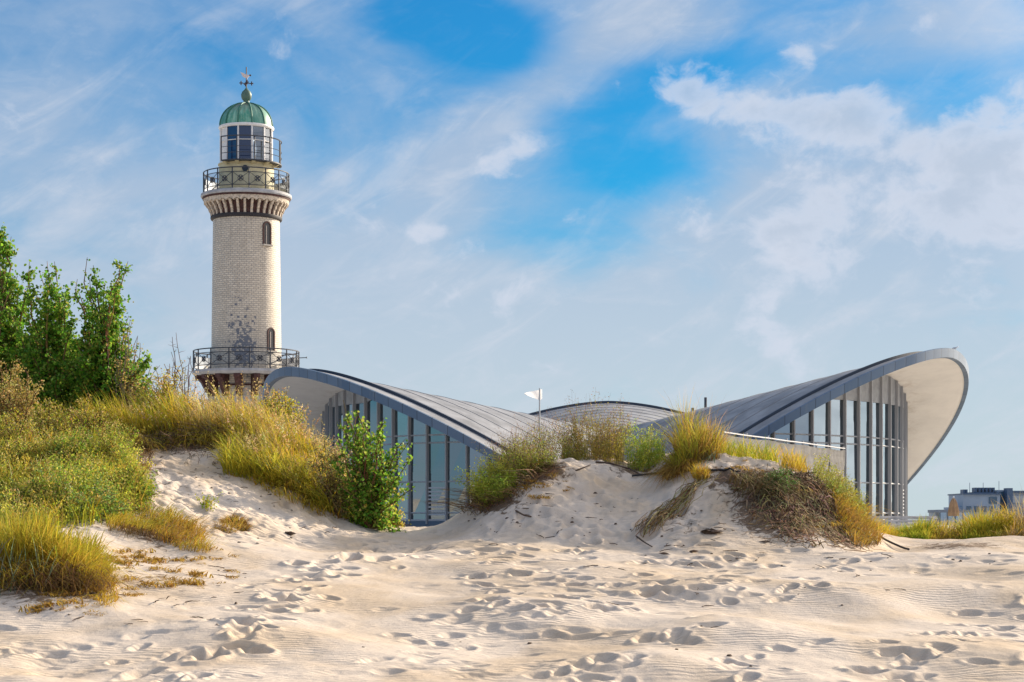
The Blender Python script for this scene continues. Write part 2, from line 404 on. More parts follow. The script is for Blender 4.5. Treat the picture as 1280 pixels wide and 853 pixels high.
def build_sand():
    ys = np.concatenate([np.arange(-120, 6, 6), np.arange(6, 17.5, .4), np.arange(17.5, 36, .032), np.arange(36, 45, .045), np.arange(45, 66.1, .4)])
    ps = np.concatenate([-np.geomspace(21000, 420, 40), np.arange(-400, -40, 12), np.arange(-40, 1321, 1.9), np.arange(1332, 1700, 12), 640 + np.geomspace(1070, 21000, 40)])
    P, Y = np.meshgrid(ps, ys); X = (P - 640) / F * eff(Y)
    Z = Hpx(P, Y)
    pyi = HZ - (Z - EYE) / eff(Y) * F            # photograph row, used to choose where the sand is trodden
    near = np.clip((Y - 10) / 6, 0, 1) * np.clip((52 - Y) / 6, 0, 1)
    def reg(cx, cy, sx, sy): return np.exp(-((P - cx) / sx) ** 2 - ((pyi - cy) / sy) ** 2)
    smooth_zone = np.clip(1.0 * reg(1150, 735, 190, 60) + .8 * reg(480, 745, 100, 55) + .5 * reg(300, 620, 80, 50), 0, 1)
    amp = (1 - .8 * smooth_zone) * near
    Z = Z + amp * (.055 * fbm(X * 1.1 + .3 * Y, Y * .8, 21, 3, .5) + .022 * fbm(X * 3.1, Y * 2.3, 33, 2))
    r2 = np.random.default_rng(11)
    prints = []
    def trail(pts, n, jx, jy, d0, d1, L=.2, W=.12, head=None):
        pts = np.array(pts, float); s = np.linspace(0, 1, len(pts))
        for q in np.linspace(0, 1, n):
            px = np.interp(q, s, pts[:, 0]) + r2.normal() * jx; py = np.interp(q, s, pts[:, 1]) + r2.normal() * jy
            prints.append((px, py, r2.uniform(d0, d1), L * r2.uniform(.8, 1.3), W * r2.uniform(.8, 1.4), (r2.normal() * .5 + (head or 1.2))))
    trail([(200, 870), (260, 820), (320, 775), (360, 740), (410, 705), (450, 690), (540, 680)], 64, 22, 8, .11, .19, .24, .14)
    trail([(170, 860), (330, 770), (430, 695)], 16, 34, 9, .05, .10)
    trail([(690, 850), (790, 815), (860, 790), (960, 740), (1060, 710)], 26, 22, 8, .06, .12)
    trail([(1060, 850), (1130, 820), (1180, 795), (1230, 780), (1290, 750)], 22, 26, 7, .07, .12, .2, .13)
    trail([(1150, 850), (1290, 800)], 12, 30, 7, .06, .1)
    trail([(820, 850), (1010, 812)], 10, 36, 8, .05, .1)
    def scatter(poly, n, d0, d1):
        for px, py in in_poly(poly, n): prints.append((px, py, r2.uniform(d0, d1), r2.uniform(.15, .3), r2.uniform(.1, .18), r2.uniform(0, PI)))
    scatter([(570, 690), (940, 690), (980, 715), (760, 770), (600, 770)], 115, .05, .14)
    scatter([(600, 640), (760, 600), (900, 650), (900, 692), (600, 692)], 110, .04, .12)
    scatter([(540, 760), (800, 740), (760, 850), (420, 850)], 40, .02, .09)
    scatter([(-20, 780), (200, 790), (240, 850), (-20, 850)], 26, .02, .07)
    scatter([(900, 690), (1100, 690), (1280, 690), (1280, 720), (950, 730)], 40, .02, .06)
    scatter([(200, 560), (330, 620), (470, 665), (300, 690), (230, 640)], 130, .02, .07)
    scatter([(440, 665), (600, 660), (640, 690), (470, 700)], 40, .03, .09)
    scatter([(-20, 700), (1300, 700), (1300, 850), (-20, 850)], 80, .012, .04)
    pr = np.array(prints); G = hit(pr[:, 0], pr[:, 1])
    for (px, py, d, L, W, hd), g in zip(prints, G):
        i0, i1 = np.searchsorted(ys, [g[1] - .75, g[1] + .75]); w = .75 / max(g[1], 14) * F
        j0, j1 = np.searchsorted(ps, [px - w, px + w])
        if i1 - i0 < 3 or j1 - j0 < 3: continue
        sx = X[i0:i1, j0:j1] - g[0]; sy = Y[i0:i1, j0:j1] - g[1]
        wob = .12 * vnoise(X[i0:i1, j0:j1] * 9, Y[i0:i1, j0:j1] * 9, 5)
        a = sx * math.cos(hd) + sy * math.sin(hd); b = -sx * math.sin(hd) + sy * math.cos(hd)
        L *= .84; W *= .84; d *= .72; q = np.sqrt((a / L) ** 2 + (b / W) ** 2) + wob * 2
        Z[i0:i1, j0:j1] += -d * np.exp(-np.abs(q) ** 2.4) + d * .30 * np.exp(-((q - 1.35) / .42) ** 2)
    soil = np.zeros_like(Z)
    for cx, cy, sx, sy, a in [(985, 635, 80, 45, .85), (920, 598, 60, 20, .6), (610, 625, 45, 18, .8), (660, 592, 60, 16, .75), (215, 548, 75, 18, .9), (300, 580, 60, 30, .4), (60, 735, 110, 28, .55), (210, 668, 60, 25, .5),
                              (800, 588, 50, 12, .45), (850, 655, 40, 25, .35), (1060, 668, 40, 25, .6), (60, 600, 140, 60, .8), (360, 560, 80, 50, .5), (440, 640, 40, 20, .4), (190, 720, 70, 25, .3), (890, 678, 60, 12, .22), (700, 640, 70, 30, .18), (1200, 682, 80, 6, .5)]:
        soil = np.maximum(soil, a * np.exp(-((P - cx) / sx) ** 2 - ((pyi - cy) / sy) ** 2))
    soil *= near
    nr, nc = Z.shape; idx = np.arange(nr * nc).reshape(nr, nc)
    T = np.stack([idx[:-1, :-1], idx[:-1, 1:], idx[1:, 1:], idx[1:, :-1]], -1).reshape(-1, 4)
    o = mesh_obj('sand', np.stack([X, Y, Z], -1).reshape(-1, 3), T, sand_material(), smooth=True)
    at = o.data.attributes.new('Soil', 'FLOAT', 'POINT'); at.data.foreach_set('value', soil.astype(np.float32).ravel())
    tag(o, kind='structure')
build_sand()
mb = MB(); mb.add([(-4000, 62, 1.15), (4000, 62, 1.15), (4000, 9000, 1.15), (-4000, 9000, 1.15)], [[0, 1, 2, 3]])
tag(mb.obj('promenade', M('promenade paving', (.56, .52, .46), .85, var=.15, vscale=.3)), kind='structure')


# ------------------------------------------------------------------ lighthouse
LHY = 170.0; S = LHY / F; LX = (308 - 640) * S; LZ = 1.15
def zl(y): return EYE + (HZ - y) * S - LZ

def brick_material():
    m = bpy.data.materials.new('white glazed brick'); m.use_nodes = True
    t = NT(m.node_tree); p = t.n['Principled BSDF']; p.inputs['Roughness'].default_value = .45; p.inputs['Specular IOR Level'].default_value = .35
    co = t.new('ShaderNodeTexCoord').outputs['Object']; x, y, z = t.sep(co)
    a = t.m('ARCTAN2', x, t.m('MULTIPLY', y, -1.0)); vec = t.xyz(t.m('MULTIPLY', a, 2.9), z, 0.0)
    br = t.new('ShaderNodeTexBrick'); t.put(br.inputs['Vector'], vec)
    for i, c in ((1, (.68, .59, .46)), (2, (.54, .465, .36)), (3, (.36, .315, .27))): br.inputs[i].default_value = (*c, 1)
    br.inputs['Scale'].default_value = 1.0; br.inputs['Mortar Size'].default_value = .028; br.inputs['Mortar Smooth'].default_value = .3
    br.inputs['Brick Width'].default_value = .40; br.inputs['Row Height'].default_value = .175; br.inputs['Bias'].default_value = -.1
    sn = t.new('ShaderNodeVectorMath', operation='SNAP'); t.put(sn.inputs[0], vec); sn.inputs[1].default_value = (.20, .175, 1)
    snv = sn.outputs[0]
    n = t.noise(snv, 1.1, 4, .7); n2 = t.noise(t.vmul(snv, (1.4, .5, 1)), 2.3, 3, .7)
    def g(v, c, s): 
        d = t.m('DIVIDE', t.m('SUBTRACT', v, c), s); return t.m('EXPONENT', t.m('MULTIPLY', t.m('MULTIPLY', d, d), -1.0))
    bias = t.m('MULTIPLY', t.m('MULTIPLY', g(z, zl(447), 2.4), g(a, .08, .5)), .19)
    bias2 = t.m('MULTIPLY', t.m('MULTIPLY', g(z, zl(400), 3.2), g(a, -.05, .8)), .10)
    raw = t.noise(vec, 3.2, 5, .7)
    n = t.m('ADD', t.m('MULTIPLY', n, .38), t.m('MULTIPLY', raw, .62))
    f = t.m('MAXIMUM', t.ramp(t.m('ADD', t.m('ADD', n, bias), bias2), .66, .69), t.ramp(t.m('ADD', n2, bias2), .71, .73))
    st = t.noise(t.vmul(vec, (1.0, .22, 1)), 1.5, 5, .65)
    c = t.mix(t.m('MULTIPLY', t.ramp(st, .45, .75), .4), br.outputs[0], (.33, .28, .22))
    c = t.mix(t.m('MULTIPLY', t.ramp(t.noise(vec, .8, 6, .7), .6, .8), .5), c, (.42, .30, .16))
    run = t.m('MULTIPLY', t.ramp(t.noise(t.vmul(vec, (2.6, .10, 1)), 1.6, 5, .7), .48, .72), t.m('ADD', t.ramp(z, zl(330), zl(275)), t.m('SUBTRACT', 1.0, t.ramp(z, zl(462), zl(405)))))
    c = t.mix(t.m('MULTIPLY', run, .55), c, (.22, .175, .13))
    c = t.mix(f, c, (.155, .165, .19))
    t.put(p.inputs['Base Color'], c)
    b = t.new('ShaderNodeBump'); b.inputs['Strength'].default_value = .5; b.inputs['Distance'].default_value = .03; b.invert = True
    t.put(b.inputs['Height'], t.m('ADD', br.outputs['Fac'], f)); t.l.new(b.outputs[0], p.inputs['Normal'])
    return m

def dome_material():
    m = bpy.data.materials.new('copper patina'); m.use_nodes = True
    t = NT(m.node_tree); p = t.n['Principled BSDF']; p.inputs['Roughness'].default_value = .45
    co = t.new('ShaderNodeTexCoord').outputs['Object']; x, y, z = t.sep(co)
    a = t.m('ARCTAN2', x, t.m('MULTIPLY', y, -1.0)); vec = t.xyz(t.m('MULTIPLY', a, 4.0), t.m('MULTIPLY', z, .55), 0.0)
    n = t.noise(vec, 1.6, 6, .65); n2 = t.noise(vec, 3.5, 5, .7)
    c = t.mix(t.ramp(n, .35, .68), (.045, .25, .17), (.26, .50, .37))
    c = t.mix(t.m('MULTIPLY', t.ramp(n2, .5, .7), .6), c, (.36, .46, .28))
    top = t.ramp(t.m('ADD', z, t.m('MULTIPLY', n2, 1.6)), zl(147) + .7, zl(131) + .9)
    c = t.mix(t.m('MULTIPLY', top, .8), c, (.10, .055, .035))
    pn = t.new('ShaderNodeTexWhiteNoise', noise_dimensions='1D'); t.put(pn.inputs['W'], t.m('FLOOR', t.m('DIVIDE', t.m('ADD', a, math.radians(10.5) + 2 * PI), PI / 6)))
    c = t.mix(t.m('MULTIPLY', t.ramp(pn.outputs[0], .3, .9), .55), c, (.03, .17, .14))
    t.put(p.inputs['Base Color'], c)
    return m

def build_lighthouse():
    root = empty('lighthouse', (LX, LHY, LZ), 'round white brick lighthouse with green copper dome and two railed galleries', 'lighthouse')
    brick = brick_material(); iron = M('black iron railing', (.045, .05, .062), .5)
    red = M('dark red brick', (.072, .032, .028), .7, var=.35, vscale=4); slab = M('gallery slab', (.36, .36, .37), .7, var=.15)
    cream = M('cream paint', (.66, .57, .34), .6, var=.12, vscale=1.2); white = M('white paint', (.74, .72, .69), .45, var=.06)
    pale = M('pale brick', (.50, .42, .33), .6, var=.3, vscale=5); copper = dome_material()
    dark = M('window dark', (.012, .010, .010), .2, .5); pinkw = M('painted metal', (.70, .58, .52), .5)
    dglass = M('lantern glass', (.012, .03, .085), .06, .9); cglass = glass_mat('clear lantern glass', (.72, .80, .88), .18)
    stone = M('base stone', (.40, .37, .32), .8, var=.2); sil = M('sill stone', (.5, .45, .38), .7)
    plexi = glass_mat('pale railing glazing', (.86, .90, .94), .10, .6)
    for nd in plexi.node_tree.nodes:
        if nd.type == 'BSDF_GLOSSY': nd.inputs[0].default_value = (.32, .34, .37, 1)
    def P(*a): return MB().lathe(*a)
    # shaft as one surface of revolution with sunk window openings built as frames
    MB().lathe([(45.5 * S, 0), (45 * S, zl(500)), (43.6 * S, zl(455)), (41.4 * S, zl(276))], 96).obj('shaft', brick, root, smooth=True)
    MB().lathe([(50 * S, 0), (50 * S, zl(505)), (47 * S, zl(497)), (44.9 * S, zl(497))], 64).obj('base_ring', stone, root, smooth=True)
    MB().lathe([(45.4 * S, zl(485)), (45.8 * S, zl(485)), (45.8 * S, zl(482.5)), (45.2 * S, zl(482.5))], 64).obj('band', red, root)
    # windows
    for ang, y0, y1, r in ((math.asin(29.5 / 42), 310, 283, 41.8), (math.asin(34 / 43.3), 441, 414, 43.2)):
        z0, z1 = zl(y0), zl(y1); w = .31; zc = z1 - w
        out = Vector((math.sin(ang), -math.cos(ang), 0)); side = Vector((math.cos(ang), math.sin(ang), 0)); R0 = r * S
        def arch(wi, zb, zr, n=9): return [(-wi, zb)] + [(-wi * math.cos(PI * k / n), zr + wi * math.sin(PI * k / n)) for k in range(n + 1)] + [(wi, zb)]
        def ring(wo, wi, zb, d0, d1, mat, name, par):
            A = arch(wo, zb, zc); Bq = arch(wi, zb, zc); mbx = MB(); n = len(A)
            def pt(q, d): return out * d + side * q[0] + Vector((0, 0, q[1]))
            mbx.add([pt(q, d1) for q in A] + [pt(q, d1) for q in Bq] + [pt(q, d0) for q in A] + [pt(q, d0) for q in Bq],
                    [[i, i + 1, n + i + 1, n + i] for i in range(n - 1)] + [[i + 1, i, 2 * n + i, 2 * n + i + 1] for i in range(n - 1)] + [[n + i, n + i + 1, 3 * n + i + 1, 3 * n + i] for i in range(n - 1)])
            return mbx.obj(name, mat, par)
        win = ring(w + .12, w, z0, R0 - .35, R0 + .06, red, 'window', root)
        A = arch(w, z0, zc); MB().add([out * (R0 + .015) + side * q[0] + Vector((0, 0, q[1])) for q in A], [list(range(len(A)))]).obj('pane', dark, win)
        fr = MB(); fr.box(out * (R0 + .035) + side * (-.1) + Vector((0, 0, (z0 + z1) / 2 - .1)), (.09, .05, z1 - z0 - .3), ang); fr.obj('frame', M('window frame', (.38, .33, .28), .6), win)
        MB().box(out * (R0 + .06) + Vector((0, 0, z0 - .06)), (.95, .3, .12), ang).obj('sill', sil, win)
    # lower gallery ----------------------------------------------------------
    def railing(name, yb, yt, ym, yl, r, n, a_off, glazing):
        g = None
        R = r * S; zb, zt, zm, zlo = zl(yb), zl(yt), zl(ym), zl(yl)
        tp = MB().tube([pol(R, 2 * PI * k / 96, zt) for k in range(96)], .05, 6, True)
        rail = tp.obj('handrail', iron, root)
        for k in range(n):
            a = a_off + 2 * PI * k / n; b = a + 2 * PI / n; m_ = (a + b) / 2
            MB().tube([pol(R, a, zb), pol(R, a, zt + .05)], .055, 6).obj('railing_post', iron, root)
            pm = MB()
            for zz in (zm, zlo): pm.tube([pol(R, a + (b - a) * q / 4, zz) for q in range(5)], .035, 5)
            pm.tube([pol(R, a + (b - a) * q / 4, zm + (zlo - zm) * q / 4) for q in range(5)], .026, 5)
            pm.tube([pol(R, a + (b - a) * q / 4, zlo + (zm - zlo) * q / 4) for q in range(5)], .026, 5)
            pan = pm.obj('railing_panel', iron, root)
            zc = (zm + zlo) / 2; rr = .24; ro = MB()
            ro.tube([pol(R, m_ + rr * math.cos(t) / R, zc + rr * math.sin(t)) for t in np.linspace(0, 2 * PI, 13)[:-1]], .03, 5, True)
            for t0 in (PI / 4, 3 * PI / 4):
                c0, s0 = math.cos(t0), math.sin(t0)
                ro.tube([pol(R, m_ + q * rr * c0 / R, zc + q * rr * s0) for q in (-1, 0, 1)], .075, 5)
            ro.obj('rosette', iron, pan)
            if glazing:
                gm = MB(); q = [pol(R - .07, a + (b - a) * i / 3, zz) for zz in (zlo, zm) for i in range(4)]
                gm.add(q, [[i, i + 1, i + 5, i + 4] for i in range(3)]); gm.obj('railing_glass', plexi, pan)
    MB().lathe([(44 * S, zl(471)), (64 * S, zl(471)), (65.5 * S, zl(469.6)), (67 * S, zl(468)), (67 * S, zl(465)), (43.5 * S, zl(464.6))], 96).obj('gallery_floor', slab, root, smooth=True)
    railing('lower', 465, 440, 445, 460, 65.5, 16, math.radians(-11.25), True)
    for k in range(16):
        a = math.radians(-3 + 22.5 * k); e1 = Vector((math.sin(a), -math.cos(a), 0)); e2 = Vector((math.cos(a), math.sin(a), 0))
        prof = [(44, 471.2), (64, 471.2), (64, 475), (60, 476), (57, 479), (54.5, 484), (52, 489), (49, 493), (48, 497.5), (44, 497.5)]
        hw = 3.9 * S; q = MB(); n = len(prof)
        q.add([e1 * (r * S) + e2 * (sg * hw) + Vector((0, 0, zl(y))) for sg in (-1, 1) for r, y in prof], [list(range(n))[::-1], [n + i for i in range(n)]] + [[i, (i + 1) % n, n + (i + 1) % n, n + i] for i in range(n)])
        q.obj('bracket', red, root)
    MB().tube([pol(65.5 * S, math.radians(86), zl(448)), pol(75 * S, math.radians(88), zl(447.5)), pol(76 * S, math.radians(88), zl(447.4))], [.035, .035, .12], 6).obj('lamp_arm', iron, root)
    # upper gallery ----------------------------------------------------------
    MB().lathe([(41.6 * S, zl(276.5)), (44 * S, zl(276)), (44.6 * S, zl(274.5)), (44.4 * S, zl(272)), (43 * S, zl(272))], 96).obj('ring_band', M('dark ring', (.03, .027, .03), .6), root, smooth=True)
    MB().lathe([(42.4 * S, zl(274)), (43 * S, zl(266)), (46.5 * S, zl(257))], 64).obj('corbel_wall', red, root, smooth=True)
    NCB = 34
    for k in range(NCB):
        a = 2 * PI * (k + .5) / NCB; e1 = Vector((math.sin(a), -math.cos(a), 0)); e2 = Vector((math.cos(a), math.sin(a), 0)); q = MB()
        prof = [(42, 272.2), (44.2, 272.2), (45.2, 267), (46.5, 266), (48, 261.5), (49.5, 260.5), (52, 256), (42, 256)]; hw = 1.45 * S; n = len(prof)
        q.add([e1 * (r * S) + e2 * (sg * hw) + Vector((0, 0, zl(y))) for sg in (-1, 1) for r, y in prof], [list(range(n))[::-1], [n + i for i in range(n)]] + [[i, (i + 1) % n, n + (i + 1) % n, n + i] for i in range(n)])
        q.obj('corbel', pale, root)
    # scalloped course above the corbels
    q = MB(); prof_n = NCB * 8
    vs_ = []
    for k in range(prof_n):
        a = 2 * PI * k / prof_n; ph = (k % 8) / 8.0; yb = 257.6 - 2.4 * math.sin(PI * ph)
        vs_ += [pol(52.4 * S, a, zl(yb)), pol(53.4 * S, a, zl(250.8)), pol(45 * S, a, zl(yb - .4))]
    fs_ = []
    for k in range(prof_n):
        j = (k + 1) % prof_n; fs_ += [[k * 3, j * 3, j * 3 + 1, k * 3 + 1], [k * 3 + 2, j * 3 + 2, j * 3, k * 3]]
    q.add(vs_, fs_).obj('brick_course', pale, root)
    MB().lathe([(50 * S, zl(251.2)), (54.2 * S, zl(251.2)), (54.6 * S, zl(249)), (50 * S, zl(249))], 96).obj('dark_moulding', red, root, smooth=True)
    MB().lathe([(50 * S, zl(248.9)), (55.8 * S, zl(248.9)), (56.6 * S, zl(247.4)), (56.2 * S, zl(244.6)), (54 * S, zl(243.6)), (33 * S, zl(243.2))], 96).obj('gallery_floor', slab, root, smooth=True)
    railing('upper', 243.5, 218, 223.5, 239.5, 53, 16, math.radians(-11.25), True)
    # watch room, lantern, balcony
    MB().lathe([(34.2 * S, zl(243.4)), (34.2 * S, zl(208.5)), (35.2 * S, zl(208)), (35.2 * S, zl(206.6)), (30 * S, zl(206.4))], 64).obj('watch_room', cream, root, smooth=True)
    a = math.radians(5); c0 = Vector(pol(34.3 * S, a, zl(216.5)))
    e1 = Vector((math.sin(a), -math.cos(a), 0)); e2 = Vector((math.cos(a), math.sin(a), 0)); rp = 3.9 * S
    ph = MB(); ring = [c0 + e2 * (rp * math.cos(t)) + Vector((0, 0, rp * math.sin(t))) for t in np.linspace(0, 2 * PI, 17)[:-1]]
    ph.add([p - e1 * .2 for p in ring] + [p + e1 * .12 for p in ring], [[i, (i + 1) % 16, 16 + (i + 1) % 16, 16 + i] for i in range(16)] + [[16 + i for i in range(16)]])
    ph.obj('porthole', M('porthole dark', (.02, .035, .05), .3), root)
    lant = MB()
    NL = 12; RL = 32.6 * S; off = math.radians(-10.5)
    def lp(k, r, z): return pol(r, off + 2 * PI * k / NL, z)
    lantern = MB().lathe([(30.5 * S, zl(206.4)), (33.2 * S, zl(206.3)), (33.2 * S, zl(204.2)), (32.4 * S, zl(204.2)), (30.5 * S, zl(204.2))], 48).obj('lantern', white, root, smooth=True)
    for k in range(NL):
        MB().tube([lp(k, RL, zl(206)), lp(k, RL, zl(163))], .075, 6).obj('mullion', white, lantern)
        am = math.degrees(off + 2 * PI * (k + .5) / NL); am = (am + 180) % 360 - 180
        mt = white if (am < -30 or am > 130) else (dglass if am < 24 else cglass)
        MB().add([lp(k, RL - .05, zl(204.2)), lp(k + 1, RL - .05, zl(204.2)), lp(k + 1, RL - .05, zl(163)), lp(k, RL - .05, zl(163))], [[0, 1, 2, 3]]).obj('wall_panel' if mt is white else 'pane', mt, lantern)
        MB().tube([lp(k, RL + .01, zl(180)), lp(k + 1, RL + .01, zl(180))], .04, 5).obj('glazing_bar', white, lantern)
    MB().lathe([(6 * S, zl(204.2)), (11 * S, zl(198)), (13 * S, zl(188)), (11 * S, zl(176)), (4 * S, zl(170)), (4 * S, zl(163))], 24).obj('lamp_lens', M('lens', (.45, .5, .55), .15, .6), lantern, smooth=True)
    MB().lathe([(31 * S, zl(163.2)), (33.6 * S, zl(163.2)), (34.6 * S, zl(161.4)), (34.4 * S, zl(159.8)), (33 * S, zl(159.2)), (2 * S, zl(160))], 60).obj('cornice', white, root, smooth=True)
    prof = [(33.2 * math.cos(t) ** .92 * S, zl(160 - 30 * math.sin(t))) for t in np.linspace(0, 1.48, 16)]
    dm = MB().lathe([(33.4 * S, zl(159.6))] + prof, 72).obj('dome', copper, root, smooth=True)
    for k in range(NL):
        MB().tube([pol(r + .02, off + 2 * PI * k / NL, z + .02) for r, z in prof], .075, 5).obj('rib', M('patina rib', (.045, .17, .12), .5) if k == 0 else bpy.data.materials['patina rib'], dm)
    fin = M('patina finial', (.10, .17, .13), .5, var=.3)
    MB().lathe([(5 * S, zl(130.6)), (4.2 * S, zl(129)), (3.6 * S, zl(126.5)), (5.4 * S, zl(124.8)), (6.4 * S, zl(122)), (6.7 * S, zl(118.8)), (5.3 * S, zl(115)), (2.6 * S, zl(112.5)), (1.0 * S, zl(110)), (.5 * S, zl(109))], 24).obj('finial', fin, root, smooth=True)
    vm = M('vane iron', (.06, .045, .05), .5)
    vane = MB().tube([(0, 0, zl(110)), (0, 0, zl(84))], .05, 6).obj('weather_vane', vm, root)
    for dx, dy in ((1, .25), (-1, -.25), (.3, -1), (-.3, 1)):
        e = Vector((dx, dy, 0)).normalized()
        q = MB().tube([(0, 0, zl(104.5)), e * (6.2 * S) + Vector((0, 0, zl(104.5)))], .035, 5)
        c = e * (6.6 * S) + Vector((0, 0, zl(104.3))); q.box(c, (.09, .09, .34)); q.box(c, (.30, .07, .08)); q.obj('compass_arm', vm, vane)
    bird = [(-7.6, 90.2), (-5.5, 91.2), (-3.6, 91.6), (-1.5, 93), (1, 93.6), (3, 94), (4.2, 94.6), (3, 96), (1.5, 97.5), (.8, 98.8), (-.6, 98), (-2, 97), (-4, 96.4), (-5.5, 94.5), (-6.6, 92.2)]
    n = len(bird); q = MB()
    q.add([(x * S, d, zl(y)) for d in (-.05, .05) for x, y in bird], [list(range(n)), [n + i for i in range(n)][::-1]] + [[i, n + i, n + (i + 1) % n, (i + 1) % n] for i in range(n)]); q.obj('vane_gull', pinkw, vane)
    MB().lathe([(.02, zl(95.6)), (.075, zl(95)), (.10, zl(94.4)), (.075, zl(93.7)), (.02, zl(93.2))], 10, c=(4.8 * S, 0, 0)).obj('vane_head', vm, vane)
    # balcony round the lantern
    a0, a1 = math.radians(-38), math.radians(112); Rb = 44 * S
    MB().lathe([(33 * S, zl(207.6)), (Rb, zl(207.6)), (Rb, zl(206.2)), (33 * S, zl(206.1))], 40, a0, a1).obj('balcony_floor', iron, root)
    pts = [a0 + (a1 - a0) * k / 40 for k in range(41)]
    for yy, r in ((177.5, .055), (198, .03), (190.5, .025)):
        MB().tube([pol(Rb - .03, t, zl(yy)) for t in pts], r, 5).obj('balcony_rail', iron, root)
    for d in (-37.5, -8, 21, 49, 78, 111):
        MB().tube([pol(Rb - .03, math.radians(d), zl(206)), pol(Rb - .03, math.radians(d), zl(177))], .055, 6).obj('balcony_post', iron, root)
    for d in (-34, -9, 20, 48, 80, 105):
        MB().lathe([(33 * S, zl(211.5)), (37 * S, zl(210.5)), (42 * S, zl(207.8)), (33 * S, zl(207.7))], 2, math.radians(d - 3.2), math.radians(d + 3.2)).obj('balcony_bracket', cream, root)
build_lighthouse()


# ------------------------------------------------------------------ the tea house with its hypar roof
TX, TY, TZ = 6.548, 129.94, 1.15
TIPS = np.radians(np.array([210, -30, 90]) - 2.085); TIPZ = np.array([10.54, 11.54, 10.5])
def rim(th):
    th = np.asarray(th, float)
    d = (th[..., None] - TIPS + PI) % (2 * PI) - PI
    k = np.argmin(np.abs(d), -1); dd = np.take_along_axis(np.abs(d), k[..., None], -1)[..., 0] / (PI / 3)
    z = .535 + (TIPZ[k] - .535) * np.clip(1 - dd ** 1.705, 0, 1)
    r = 19.173 + (22.858 - 19.173) * np.clip(1 - dd ** 1.764, 0, 1) ** .72
    return r, z - TZ
HUB = 7.25 - TZ
def roof_z(th, r):
    R, z = rim(th); s = r / R
    return HUB + (z - HUB) * s ** 1.05
def tp(th, r, z): return (r * np.cos(th), r * np.sin(th), z)

